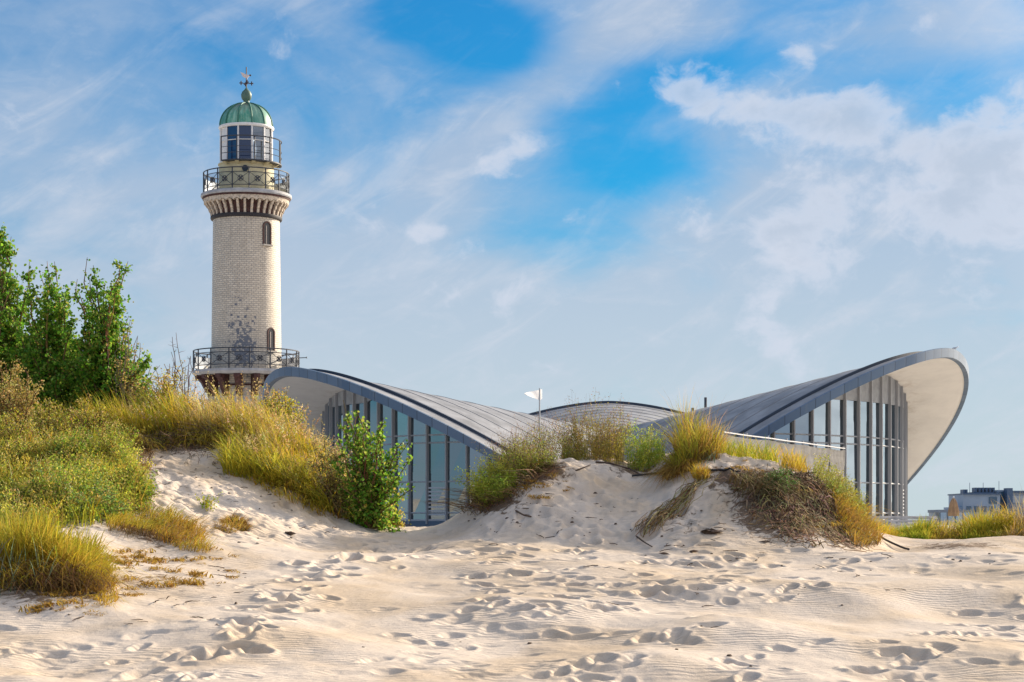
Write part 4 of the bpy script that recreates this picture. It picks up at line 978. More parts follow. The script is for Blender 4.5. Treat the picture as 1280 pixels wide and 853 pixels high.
def woody(name, base, tips, label, cat, pal, L, n_leaf, n_twig=12, twig=.5, group=None, t0=.25, stem_pal=G_BROWN, trunk_r=.03, jit=.05, dense=1., wr=.85, tree=True, pal2=None, n2=0, L2=.03):
    """trunk or stems to the given tips, side twigs, leaves around the twigs"""
    base = np.array(base, float); tips = np.array(tips, float)
    root = empty(name, base, label, cat, group)
    k = 10; P = curve_to(base, tips, k); n = len(tips); ln = np.linalg.norm(tips - base, axis=1)
    t = np.linspace(0, 1, k)[None]
    rad = (trunk_r * (1 - t) ** .8 + .006) * np.ones((n, 1))
    emit('trunk' if tree else 'stems', [strands(P, rad, pick(stem_pal, n))], MSTEM, root, base)
    tw_s = along(P, n_twig, t0, .97, .0).reshape(n, n_twig, 3)
    # twig ends drift outward and up, shorter towards the tip
    dirv = rng.normal(size=(n, n_twig, 3)); dirv[..., 2] = np.abs(dirv[..., 2]) * .6 + .15; dirv /= np.linalg.norm(dirv, axis=2, keepdims=True)
    rem = np.linalg.norm(tw_s - tips[:, None], axis=2) / ln[:, None]
    tl = twig * (.25 + .75 * np.clip(rem * 1.6, 0, 1)) * U(.5, 1.2, (n, n_twig))
    tw_e = tw_s + dirv * tl[..., None]
    TP = curve_to(tw_s.reshape(-1, 3), tw_e.reshape(-1, 3), 5, .2, .1, 0.)
    emit('twigs' if not tree else 'branches', [strands(TP, (.007 * (1 - .7 * np.linspace(0, 1, 5)))[None] * np.ones((len(TP), 1)), pick(stem_pal, len(TP)))], MSTEM, root, base)
    m = max(2, int(n_leaf / max(1, len(TP)) * dense))
    c = np.concatenate([along(TP, m, .1, 1., jit), along(P, int(n_leaf * .22 / n), t0, 1., jit * 1.2)])
    if pal:
        lp = [leaves(c, U(L * .7, L * 1.2, len(c)), U(L * .7, L * 1.2, len(c)) * wr, pick(pal, len(c)))]
        if n2:
            c2 = along(TP, max(1, n2 // len(TP)), .7, 1., jit); lp.append(leaves(c2, U(L2 * .7, L2 * 1.3, len(c2)), U(L2 * .6, L2, len(c2)), pick(pal2, len(c2))))
        emit('foliage', lp, MLEAF, root, base)
    return root

def at(px, py, Y, dy=0.0):
    px = np.asarray(px, float); py = np.asarray(py, float); Y = np.asarray(Y, float) + 0 * px
    return np.stack([(px - 640) / F * Y, Y, EYE + (HZ - py) / F * Y], -1)
def tipset(pts, Y, dY, extra=2, spread=14):
    pts = np.array(pts, float); res = [pts]
    for _ in range(extra): res.append(pts + np.abs(rng.normal(size=pts.shape)) * np.array([0, spread]) + rng.normal(size=pts.shape) * np.array([spread * .7, 3]))
    pts = np.concatenate(res); return at(pts[:, 0], pts[:, 1], Y + rng.normal(size=len(pts)) * dY)


# ------------------------------------------------------------------ trees on the left dune
def place_trees():
    b = ground(-5., 50.5)
    woody('poplar_tree', b, tipset([(3, 282), (14, 296), (0, 288), (-14, 305), (22, 345), (-30, 330), (35, 372), (-45, 360), (42, 410), (12, 340), (-10, 380), (30, 440), (-40, 430), (10, 420), (48, 470), (20, 480), (-20, 350), (58, 445), (52, 405), (62, 490), (0, 450), (30, 395), (40, 460), (-30, 490)], 50.5, .7, 2, 26),
          'tallest leafy green poplar sapling, cut by the left edge of the photo', 'tree', L_POPLAR, .088, 22000, 15, .72, 'green trees on the left dune', trunk_r=.06, pal2=L_YELLOW, n2=500, L2=.06)
    b = ground(75., 49.)
    woody('poplar_tree', b, tipset([(49, 338), (68, 327), (83, 362), (40, 372), (60, 380), (92, 402), (35, 420), (75, 400), (100, 440), (50, 440), (85, 450), (110, 475), (40, 480), (70, 490), (62, 350), (97, 425), (30, 435), (26, 475), (112, 428), (120, 465), (95, 485), (44, 402), (72, 430), (60, 460), (105, 500)], 49., .6, 2, 26),
          'middle green poplar sapling with two thin shoots, between the tallest sapling and the forked one', 'tree', L_POPLAR, .086, 21000, 15, .72, 'green trees on the left dune', trunk_r=.05, pal2=L_YELLOW, n2=400, L2=.06)
    b = ground(132., 48.)
    woody('poplar_tree', b, tipset([(109, 322), (150, 326), (146, 352), (112, 350), (140, 372), (105, 400), (130, 405), (150, 430), (100, 440), (160, 450), (172, 478), (118, 450), (140, 470), (168, 500), (108, 490), (150, 495), (120, 385), (178, 468), (186, 492), (172, 452), (160, 436), (182, 505), (176, 488), (140, 500), (96, 425), (90, 465), (128, 440), (112, 505), (150, 460)], 48., .6, 2, 22),
          'green poplar sapling forked into two tall thin shoots, nearest the lighthouse', 'tree', L_POPLAR, .086, 19000, 14, .62, 'green trees on the left dune', trunk_r=.05, pal2=L_YELLOW, n2=350, L2=.06)
    b = ground(160., 47.2)
    woody('seed_bush', b, tipset([(163, 400), (172, 422), (155, 415), (168, 445), (180, 450), (150, 440), (176, 470)], 47.2, .3, 2, 14),
          'dry beige seed-headed bush standing right of the forked poplar sapling', 'bush', L_SEED, .05, 1100, 9, .3, 'seeding bushes on the left dune', tree=False, trunk_r=.012, jit=.035, wr=.6, stem_pal=[(.2, .15, .12)])
    b = ground(228., 46.5)
    woody('bare_bush', b, tipset([(220, 416), (238, 446), (214, 440), (232, 460), (205, 455), (246, 470)], 46.5, .3, 1, 10),
          'leafless grey twigs rising beside the lower lighthouse gallery', 'bush', None, .03, 1, 9, .4, None, tree=False, trunk_r=.012, t0=.35, stem_pal=[(.17, .13, .11), (.22, .17, .14)])
    b = ground(205., 46.)
    woody('yellow_bush', b, tipset([(182, 470), (195, 462), (212, 455), (205, 470), (225, 470), (190, 488), (235, 488), (214, 482), (248, 500), (178, 495)], 46., .4, 2, 14),
          'loose yellow leaved bush on the crest left of the lighthouse', 'bush', L_YELLOW + L_SEED, .055, 2800, 10, .32, 'yellow bushes on the dune crest', tree=False, trunk_r=.012, wr=.6)
    b = ground(350., 46.)
    woody('yellow_bush', b, tipset([(330, 490), (345, 486), (358, 490), (368, 500), (374, 512), (320, 500), (340, 500), (362, 515), (350, 508), (372, 522)], 46., .4, 3, 12),
          'rounded yellow green bush against the left roof wing soffit', 'bush', L_YELLOW + G_YG, .06, 4200, 10, .28, 'yellow bushes on the dune crest', tree=False, trunk_r=.012, wr=.55)
    b = ground(18., 44.)
    woody('seed_bush', b, tipset([(5, 450), (20, 455), (35, 466), (-15, 452), (48, 482), (-30, 470), (12, 475), (30, 490), (-8, 490)], 44., .5, 3, 14),
          'pale seed-headed bush in front of the tallest poplar, at the left edge', 'bush', L_SEED, .05, 4200, 10, .34, 'seeding bushes on the left dune', tree=False, trunk_r=.012, jit=.05, wr=.6)
    for px, py, Y, lab in ((62, 520, 42.5, 'wide pale seeding bush below the middle poplar sapling'), (112, 515, 43, 'pale seeding bush below the forked poplar sapling'), (20, 535, 41, 'low pale seeding bush at the left edge above the green herbs')):
        b = ground(float(px), Y); pts = [(px + q, py - 14 + abs(q) * .35 + w) for q, w in zip((-42, -28, -14, 0, 14, 28, 40, -20, 20), (8, 0, -6, -8, -5, 0, 9, 12, 12))]
        woody('seed_bush', b, tipset(pts, Y, .5, 2, 14), lab, 'bush', L_SEED + G_YG, .045, 3000, 10, .30, 'seeding bushes on the left dune', tree=False, trunk_r=.01, jit=.045, wr=.55)
    GB = [(.15, .26, .03), (.24, .34, .04), (.36, .42, .05), (.46, .46, .06), (.40, .34, .06), (.18, .28, .05)]; YB = [(.40, .42, .05), (.48, .44, .06), (.32, .36, .05), (.44, .36, .07)]
    for px, py, wd, ht, pal, lab in ((22, 598, 46, 44, YB, 'yellow green bushy clump at the left edge above the big front tussock'), (80, 588, 40, 40, GB, 'mid green bushy clump in the middle of the left flank'), (128, 585, 38, 42, YB, 'yellowish bushy clump beside the upper sand bowl'),
                                     (160, 622, 34, 38, GB, 'green bushy clump at the edge of the sand below the yellowish one'), (55, 640, 44, 38, GB, 'dark green bushy clump right behind the big front tussock'), (112, 640, 40, 40, [(.18, .30, .08), (.24, .36, .10), (.16, .26, .06)], 'blue green bushy clump above the bent brown tussock'), (-20, 560, 40, 50, GB, 'green bushy clump cut by the left edge below the pale bushes')):
        b = hit([float(px)], [float(py)])[0]; Y = b[1]
        an = np.linspace(-.2, PI + .2, 11); pts = [(px + wd * math.cos(q), py - 6 - ht * abs(math.sin(q)) * rng.uniform(.75, 1.1)) for q in an] + [(px + wd * rng.uniform(-.6, .6), py - ht * rng.uniform(.2, .7)) for _ in range(8)]
        woody('herb_bush', b, tipset(pts, Y, .35, 1, 8), lab, 'bush', pal, .05, 3600, 9, .22, 'bushy clumps on the left flank', tree=False, trunk_r=.007, jit=.035, wr=.45, pal2=L_YELLOW + L_SEED, n2=500, L2=.03)
    # shrub in the gap before the left facade
    b = hit([462.], [662.])[0]; Y = b[1]
    woody('leafy_shrub', b, tipset([(429, 500), (436, 522), (446, 514), (470, 545), (480, 522), (474, 535), (508, 548), (500, 562), (420, 545), (416, 575), (452, 560), (486, 580), (498, 596), (425, 610), (440, 600), (496, 625), (470, 600), (500, 648), (430, 645), (478, 640), (455, 630)], Y, .45, 2, 18),
          'bright green leafy shrub growing in front of the left glass facade', 'shrub', L_POPLAR + [(.22, .40, .04), (.30, .44, .06), (.36, .44, .08)], .075, 5000, 10, .34, None, tree=False, trunk_r=.02, jit=.045, pal2=L_YELLOW, n2=900, L2=.06)
    b = hit([425.], [648.])[0]; Y = b[1] + .7
    woody('brown_bush', b, tipset([(392, 552), (405, 545), (418, 556), (430, 570), (385, 575), (412, 585), (440, 590), (450, 620), (400, 610), (425, 625)], Y, .4, 2, 16),
          'brownish seeding bush just left of the bright green leafy shrub', 'bush', [(.30, .24, .08), (.36, .29, .12), (.25, .22, .06), (.30, .30, .08)], .055, 3600, 10, .28, None, tree=False, trunk_r=.012, wr=.6)
    b = hit([494.], [658.])[0]
    woody('yellow_bush', b, tipset([(484, 645), (496, 640), (505, 650), (490, 650)], b[1] - .1, .15, 2, 5), 'small low yellow tuft of bush at the foot of the green shrub', 'bush', L_YELLOW, .05, 500, 6, .15, None, tree=False, trunk_r=.008, wr=.6)
    # mid dune leafy greens
    b = hit([966.], [612.])[0]
    woody('green_bush', b, tipset([(962, 594), (975, 588), (985, 590), (996, 600), (958, 606), (980, 600), (992, 612)], b[1] - .1, .2, 2, 8), 'small dense dark green bush on the eroded face of the right dune', 'bush', [(.08, .17, .03), (.11, .22, .05), (.06, .13, .03)], .04, 2200, 9, .16, None, tree=False, trunk_r=.008, wr=.4)
place_trees()


# ------------------------------------------------------------------ grass, herbs and dune shrubs
def place_grass():
    # herbs covering the left dune flank (nobody could count them)
    g = np.concatenate([patchy(rootsP([(-60, 548), (150, 545), (165, 590), (185, 632), (150, 652), (70, 664), (-60, 675)], 1500), .9),
                        rootsY([(-60, 41), (170, 42), (180, 47), (-60, 49)], 500)])
    a = herbs(g, (.3, .62), (.1, .5), 24, .05, [(.12, .22, .03), (.26, .36, .04), (.20, .28, .08), (.44, .46, .05), (.36, .32, .05), (.15, .24, .04), (.50, .44, .07)], .05, 1., .05, [(.20, .17, .06)], L_YELLOW + L_SEED, 9, .03)
    g2 = rootsP([(60, 590), (165, 575), (190, 640), (140, 655), (60, 650)], 500)
    a2 = herbs(g2, (.35, .65), (.2, .5), 24, .045, [(.36, .44, .05), (.24, .36, .04), (.46, .46, .06)], .05, 1., .04, G_YG)
    g3 = rootsP([(-60, 560), (150, 560), (190, 640), (120, 660), (-60, 675)], 3200)
    a3 = [tussock(g3, (.35, .75), (.2, .7), G_BROWN + G_YG, G_YG + G_GOLD)]
    tag(emit('wild_herbs', a + a2 + a3, MLEAF), kind='stuff')
    # crest grass
    g = np.concatenate([rootsY([(120, 43.4), (300, 43.6), (380, 43.0), (430, 43.2), (420, 46.5), (350, 48), (120, 48)], 6500), rootsY([(-60, 46), (130, 44), (140, 49), (-60, 51)], 1500)])
    a = [tussock(g, (.55, 1.1), (.2, .75), G_YG + G_GOLD, G_YG + G_GOLD + G_STRAW, dirang=PI * .9, dspread=.9)]
    g = rootsP([(168, 538), (285, 532), (290, 556), (230, 560), (170, 565)], 1100)
    a.append(tussock(g, (.3, .6), (.8, 1.5), G_BROWN, G_BROWN + G_GOLD, dirang=-PI / 2, dspread=.6, droop=.9))
    g = rootsP([(130, 560), (190, 565), (185, 595), (160, 600)], 500)
    a.append(tussock(g, (.25, .5), (.5, 1.2), G_BROWN, G_STRAW + G_BROWN, dirang=-.6, dspread=.6, droop=.7))
    tag(emit('crest_grass', a, MGRASS), kind='stuff')
    # golden slope
    g = rootsP([(278, 560), (330, 535), (400, 545), (440, 585), (470, 625), (482, 655), (440, 652), (405, 640), (360, 615), (320, 606), (280, 596)], 6500)
    a = [tussock(g, (.32, .85), (.3, 1.1), G_GOLD + G_YG + G_BROWN, G_YG + G_GOLD + G_YG + G_STRAW, dirang=PI * 1.05, dspread=1.3)]
    g = rootsP([(300, 590), (420, 620), (450, 655), (400, 645), (330, 615)], 700); a.append(tussock(g, (.3, .6), (.7, 1.3), G_ORANGE, G_GOLD, dirang=-1.9, dspread=.7, droop=.8))
    g = rootsP([(300, 570), (350, 565), (370, 600), (320, 605)], 700); a.append(tussock(g, (.3, .55), (.3, .8), G_BROWN + G_BLUE, G_BLUE + G_GREEN))
    g = rootsY([(330, 41.5), (460, 41.5), (440, 45), (340, 45)], 2600); a.append(tussock(g, (.45, .85), (.2, .8), G_GOLD + G_YG, G_GOLD + G_STRAW, dirang=PI, dspread=1.))
    g = np.concatenate([rootsP([(290, 560), (400, 550), (460, 630), (400, 630), (300, 590)], 160), rootsY([(150, 43.6), (420, 43.2), (410, 46), (150, 46)], 260)])
    a += herbs(g, (.75, 1.25), (.1, .5), 0, .03, G_STRAW, stem=G_STRAW, top=G_STRAW, mtop=14, Ltop=.035, r=.004)
    tag(emit('golden_grass', a, MGRASS), kind='stuff')
    # separate tussocks
    def clump(name, parts, label, cat, group, mat=MGRASS):
        V, T, c = join(parts); lo = V.min(0); hi = V.max(0); o = mesh_obj(name, V, T, mat, None, ((lo[0] + hi[0]) / 2, (lo[1] + hi[1]) / 2, lo[2]), col=c); return tag(o, label, cat, group)
    g = rootsP([(-70, 690), (60, 684), (118, 690), (136, 716), (132, 738), (100, 736), (60, 722), (-70, 728)], 3800)
    a = [tussock(g, (.45, .85), (.15, .8), G_ORANGE + G_BROWN, G_GOLD + G_YG + G_YG, (.009, .018), droop=.75, mound=True)]
    g = rootsP([(-70, 715), (120, 715), (140, 742), (90, 742), (-70, 735)], 1500); a.append(tussock(g, (.35, .7), (.7, 1.4), G_BROWN + G_ORANGE, G_BROWN + G_GOLD, (.008, .015), -PI / 2 + .3, .8, .85))
    g = rootsP([(-30, 725), (60, 725), (60, 745), (-30, 745)], 45); a.append(tussock(g, (.4, .65), (.1, .5), G_BLUE, G_BLUE, (.01, .02)))
    g = rootsP([(105, 715), (140, 715), (150, 755), (125, 765)], 260); a.append(tussock(g, (.25, .5), (.6, 1.3), G_ORANGE, G_GOLD, (.008, .014), -.9, .7, .8))
    clump('grass_tussock', a, 'big yellow and orange grass tussock in the front left corner', 'grass tussock', 'grass tussocks on the sand')
    g = rootsP([(130, 650), (215, 644), (255, 672), (262, 694), (225, 690), (180, 668), (135, 664)], 2000)
    a = [tussock(g, (.28, .5), (.5, 1.3), G_BROWN + G_ORANGE, G_GOLD + G_YG + G_ORANGE, (.008, .015), -.5, .8, .7)]
    g = rootsP([(140, 652), (200, 655), (215, 678), (150, 668)], 500); a.append(tussock(g, (.25, .4), (1, 1.6), G_BROWN, G_BROWN, (.008, .014), -1.0, .6, .9))
    clump('grass_tussock', a, 'bent brown and gold grass tussock behind the big front one', 'grass tussock', 'grass tussocks on the sand')
    g = rootsP([(268, 655), (290, 648), (310, 654), (314, 664), (292, 667), (270, 662)], 800)
    clump('grass_tussock', [tussock(g, (.12, .26), (.5, 1.3), G_ORANGE + G_BROWN, G_GOLD + G_ORANGE, (.008, .014), mound=True)], 'small rounded golden grass tussock alone on the sand slope', 'grass tussock', 'grass tussocks on the sand')
    g = rootsP([(252, 634), (272, 634), (270, 640), (255, 640)], 14)
    clump('young_plant', herbs(g, (.2, .4), (.2, .7), 16, .045, G_YG, .2, 1., .02, G_YG), 'young yellow green sprig growing alone above the small rounded tussock', 'plant', None, MLEAF)
    # middle dune ------------------------------------------------------
    g = rootsP([(612, 612), (640, 594), (690, 582), (692, 590), (650, 602), (625, 622)], 210); g = np.concatenate([g, rootsY([(610, 40.2), (695, 40.4), (690, 42.5), (620, 42)], 230)])
    a = herbs(g, (.45, .9), (.1, .55), 40, .034, [(.40, .42, .06), (.30, .36, .05), (.44, .38, .07), (.24, .30, .05), (.46, .34, .08)], .05, .8, .04, [(.24, .13, .07), (.30, .2, .08)], [(.26, .15, .10), (.34, .22, .14)], 9, .018, w=.35)
    g = rootsP([(588, 628), (625, 606), (650, 602), (640, 622), (605, 636)], 150); a += herbs(g, (.3, .55), (.3, .8), 56, .04, [(.46, .46, .06), (.36, .42, .05), (.30, .38, .05)], .1, 1., .04, G_YG, dirang=PI * 1.1)
    clump('dune_shrub', a, 'broad bushy shrub with reddish seed stalks beside the left facade on the middle dune', 'shrub', 'shrubs on the middle dune', MLEAF)
    g = rootsP([(575, 640), (600, 622), (650, 605), (655, 622), (610, 640), (585, 646)], 260)
    P, st = stems_up(g, (.15, .4), (1.2, 2.2), .006, 5, G_BROWN, -PI / 2 - .5); clump('hanging_roots', [st], 'dark hanging roots under the broad bushy shrub of the middle dune', 'roots', None, MSTEM)
    g = rootsP([(636, 585), (690, 576), (694, 590), (668, 606), (640, 612)], 240)
    P, st = stems_up(g, (.15, .42), (1.0, 2.4), .007, 5, [(.20, .12, .07), (.30, .19, .11), (.13, .08, .05), (.36, .24, .12)], -PI / 2 + .2); clump('hanging_roots', [st], 'reddish brown exposed roots at the brow of the middle dune, left of its sandy saddle', 'roots', None, MSTEM)
    g = np.concatenate([rootsP([(170, 540), (225, 530), (290, 535), (292, 552), (235, 556), (180, 566)], 420), rootsP([(200, 560), (280, 555), (290, 585), (230, 580)], 60)])
    P, st = stems_up(g, (.15, .5), (1.0, 2.4), .006, 5, [(.10, .07, .05), (.16, .11, .07), (.07, .05, .04)], -PI / 2); clump('hanging_roots', [st], 'dark roots hanging from the turf edge at the top of the left sand bowl', 'roots', None, MSTEM)
    g = rootsY([(700, 40.6), (782, 40.6), (775, 42.2), (705, 42.2)], 330)
    a = herbs(g, (.5, .95), (.05, .45), 44, .036, [(.40, .28, .06), (.30, .28, .05), (.44, .34, .07), (.24, .25, .05), (.36, .36, .06)], .05, .85, .035, [(.26, .16, .07), (.3, .22, .09)], [(.28, .18, .10), (.34, .25, .16)], 10, .02, w=.35)
    clump('dune_shrub', a, 'upright olive brown shrub in the centre of the middle dune crest', 'shrub', 'shrubs on the middle dune', MLEAF)
    g = rootsY([(785, 40.2), (832, 40.0), (828, 41.4), (790, 41.5)], 110)
    clump('dune_shrub', herbs(g, (.3, .75), (.1, .5), 50, .04, [(.36, .44, .05), (.26, .38, .05), (.44, .46, .07)], .05, 1., .035, G_YG, w=.4), 'low bright yellow green shrub between the olive shrub and the tall tussock', 'shrub', 'shrubs on the middle dune', MLEAF)
    g = np.concatenate([rootsP([(832, 590), (850, 572), (895, 566), (900, 576), (870, 582), (845, 598)], 900), rootsY([(845, 40.2), (905, 40.2), (900, 42), (850, 42)], 900)])
    a = [tussock(g, (.55, 1.15), (.1, .8), G_BROWN + G_GOLD, G_GOLD + G_ORANGE + G_YG, (.008, .016), mound=True)]
    g = rootsP([(828, 592), (850, 574), (880, 572), (860, 592), (835, 604)], 1100); a.append(tussock(g, (.4, .75), (.8, 1.6), G_BROWN, G_BROWN + G_ORANGE, (.007, .014), -PI * .62, .5, .95))
    g = rootsP([(850, 570), (890, 566), (895, 580), (860, 585)], 110); a.append(tussock(g, (.35, .7), (.3, 1.1), G_BLUE, G_BLUE + G_STRAW, (.008, .015)))
    g = rootsY([(850, 40.4), (905, 40.4), (900, 41.6), (855, 41.6)], 70); a.append(tussock(g, (1.0, 1.45), (.1, .45), G_STRAW, G_STRAW, (.005, .008)))
    clump('grass_tussock', a, 'tall golden marram tussock with brown skirt at the top of the right dune', 'grass tussock', 'grass tussocks on the right dune')
    g = rootsP([(866, 596), (884, 594), (886, 602), (868, 604)], 200)
    clump('grass_tussock', [tussock(g, (.2, .42), (.2, .8), G_ORANGE, G_ORANGE + G_GOLD, (.008, .014))], 'little orange grass tuft just below the tall golden marram tussock', 'grass tussock', 'grass tussocks on the right dune')
    g = rootsY([(897, 39.5), (975, 39.3), (970, 41.6), (900, 41.8)], 800)
    clump('grass_tussock', [tussock(g, (.28, .6), (.2, .8), G_GOLD + G_YG, G_YG + G_GREEN + G_GOLD, (.009, .018))], 'spread of yellow green grass before the windscreen fence on the right dune', 'grass tussock', 'grass tussocks on the right dune')
    g = rootsY([(975, 38.9), (1012, 38.9), (1008, 40), (980, 40)], 330)
    clump('grass_tussock', [tussock(g, (.2, .52), (.1, .6), G_BROWN + G_ORANGE, G_ORANGE + G_GOLD, (.008, .015))], 'short rusty grass tuft on the brow of the eroded right dune', 'grass tussock', 'grass tussocks on the right dune')
    g = np.concatenate([rootsP([(1012, 600), (1050, 598), (1075, 628), (1060, 645), (1030, 615)], 110), rootsY([(1012, 38.8), (1080, 38.8), (1075, 40.2), (1020, 40.2)], 130)])
    clump('dune_shrub', herbs(g, (.25, .55), (.2, .7), 26, .042, [(.20, .28, .05), (.30, .33, .06), (.36, .34, .08)], .05, 1., .035, G_YG, dirang=-.3, w=.4), 'yellow green leafy shrub on the shoulder of the right dune before the facade', 'shrub', 'shrubs on the right dune', MLEAF)
    g = rootsP([(1040, 625), (1078, 620), (1096, 655), (1100, 682), (1070, 686), (1050, 665)], 2000)
    a = [tussock(g, (.3, .62), (.4, 1.2), G_ORANGE + G_BROWN, G_ORANGE + G_GOLD, (.008, .016), -.9, .9, .75)]
    clump('grass_tussock', a, 'drooping orange gold grass at the right foot of the eroded dune', 'grass tussock', 'grass tussocks on the right dune')
    # root mat on the eroded face
    g = np.concatenate([rootsP([(905, 596), (960, 592), (1030, 598), (1062, 640), (1065, 680), (1020, 688), (970, 668), (940, 645), (915, 615)], 900), rootsP([(920, 590), (1040, 596), (1050, 620), (930, 610)], 400)]); g = patchy(g, .45, 1.7, 77)
    n = len(g); k = 7; P = np.zeros((n, k, 3)); px = to_px(g[:, 0], g[:, 1]); Y = g[:, 1].copy(); ang = rng.normal(size=n) * .8; ln = U(.25, .9, n)
    for i in range(k):
        gg = ground(px, Y); P[:, i] = gg; P[:, i, 2] += np.abs(rng.normal(size=n)) * .05 + .02
        ang += rng.normal(size=n) * .45; px = px + (np.sin(ang) + .25) * ln / k * 62; Y = Y - np.abs(np.cos(ang)) * ln / k * .9
    a = [strands(P, np.full((n, k), .006) * U(.6, 1.8, n)[:, None], pickP([(.10, .065, .035), (.18, .115, .06), (.28, .19, .10), (.36, .26, .16), (.22, .15, .09), (.42, .30, .15)], g, 2.2, 41))]
    g2 = rootsP([(925, 600), (1000, 605), (1055, 640), (1060, 675), (1000, 670), (950, 630)], 560); g2 = patchy(g2, .25, 2.4, 78)
    a.append(tussock(g2, (.25, .6), (.9, 1.8), [(.10, .07, .04), (.20, .13, .06), (.30, .22, .09)], [(.22, .15, .07), (.38, .30, .10), (.34, .33, .09), (.46, .34, .14)], (.007, .013), -PI / 2 + .3, .7, .95))
    g2 = rootsP([(905, 602), (950, 600), (960, 625), (920, 625)], 200); a.append(tussock(g2, (.5, 1.0), (.8, 1.4), [(.24, .2, .07), (.2, .15, .06)], [(.33, .28, .10), (.24, .17, .08)], (.008, .014), -.7, .45, .9))
    g3 = patchy(rootsP([(915, 600), (1040, 602), (1062, 640), (1050, 665), (960, 640)], 150), .6, 2.0, 90); n = len(g3); P = np.zeros((n, 9, 3)); px = to_px(g3[:, 0], g3[:, 1]); Y = g3[:, 1].copy(); ang = rng.normal(size=n) * .6; ln = U(.5, 1.5, n)
    for i in range(9):
        P[:, i] = ground(px, Y); P[:, i, 2] += .05 + np.abs(rng.normal(size=n)) * .05
        ang += rng.normal(size=n) * .35; px = px + (np.sin(ang) - .1) * ln / 9 * 55; Y = Y - np.abs(np.cos(ang)) * ln / 9
    a.append(strands(P, (.017 * (1 - .75 * np.linspace(0, 1, 9)))[None] * U(.5, 1.2, n)[:, None], pick([(.07, .045, .03), (.13, .08, .05), (.24, .17, .11)], n)))
    clump('root_mat', a, 'tangled brown roots and dead grass hanging over the eroded dune face', 'roots', None, MSTEM)
    # fallen bundle of dead roots
    pts = [(882, 598), (866, 612), (850, 632), (834, 646), (820, 656), (810, 672)]; c = hit([p[0] for p in pts], [p[1] for p in pts]); n = 120
    t = np.linspace(0, 1, len(pts)); tt = np.linspace(0, 1, 9); P = np.zeros((n, 9, 3))
    for i in range(n):
        a = rng.uniform(0, .6); q = np.linspace(a, min(1.0, a + rng.uniform(.25, .6)), 9)
        for m in range(3): P[i, :, m] = np.interp(q, t, c[:, m])
    P += rng.normal(size=(n, 1, 3)) * np.array([.11, .06, .01]) + np.cumsum(rng.normal(size=P.shape) * np.array([.035, .03, .006]), 1)
    P[..., 2] = Hpx(to_px(P[..., 0], P[..., 1]), P[..., 1]) + .02 + np.abs(rng.normal(size=(n, 1))) * .05 + .04 * np.sin(PI * tt)[None]
    clump('root_bundle', [strands(P[: n // 2], np.full((n // 2, 9), .0065), pick([(.32, .24, .09), (.22, .15, .07), (.38, .3, .13)], n // 2)), strands(P[n // 2:, 4:], np.full((n - n // 2, 5), .006), pick(G_BROWN + [(.36, .28, .12)], n - n // 2))], 'loose bundle of straw coloured dead roots trailing down the sand left of the eroded face', 'roots', None, MSTEM)
    # right-hand grass beyond the sand rim
    def hedge(poly, n, h, pals, label):
        g = rootsY(poly, n); clump('grass_tussock', [tussock(g, h, (.15, .9), pals[0], pals[1], (.010, .020), -.6, 1.3, mound=True)], label, 'grass tussock', 'grass tussocks beyond the sand rim')
    hedge([(1098, 44.2), (1122, 44), (1122, 46.5), (1100, 46.5)], 700, (.25, .42), (G_GOLD, G_GOLD + G_YG), 'low yellow grass at the foot of the stone steps')
    hedge([(1124, 44), (1162, 44), (1160, 46.5), (1122, 46.5)], 1500, (.42, .66), (G_GREEN + G_YG, G_YG + G_GREEN), 'dense dark green grass tussock below the tan parasol')
    hedge([(1160, 44), (1205, 43.8), (1205, 46.8), (1160, 46.8)], 1300, (.30, .52), (G_BROWN + G_GREEN, G_YG + G_GOLD + G_STRAW), 'brownish grass tussock right of the dark green one')
    hedge([(1203, 43.6), (1262, 43.6), (1262, 46.8), (1203, 46.8)], 2200, (.45, .82), (G_GREEN + G_BLUE, G_YG + G_GOLD), 'large rounded green gold marram tussock before the hotel')
    hedge([(1258, 43.2), (1330, 43.2), (1330, 46.5), (1258, 46.5)], 1800, (.6, .98), (G_BROWN, G_BROWN + G_STRAW + G_GOLD), 'tall dry brown grass at the right edge of the photo')
place_grass()


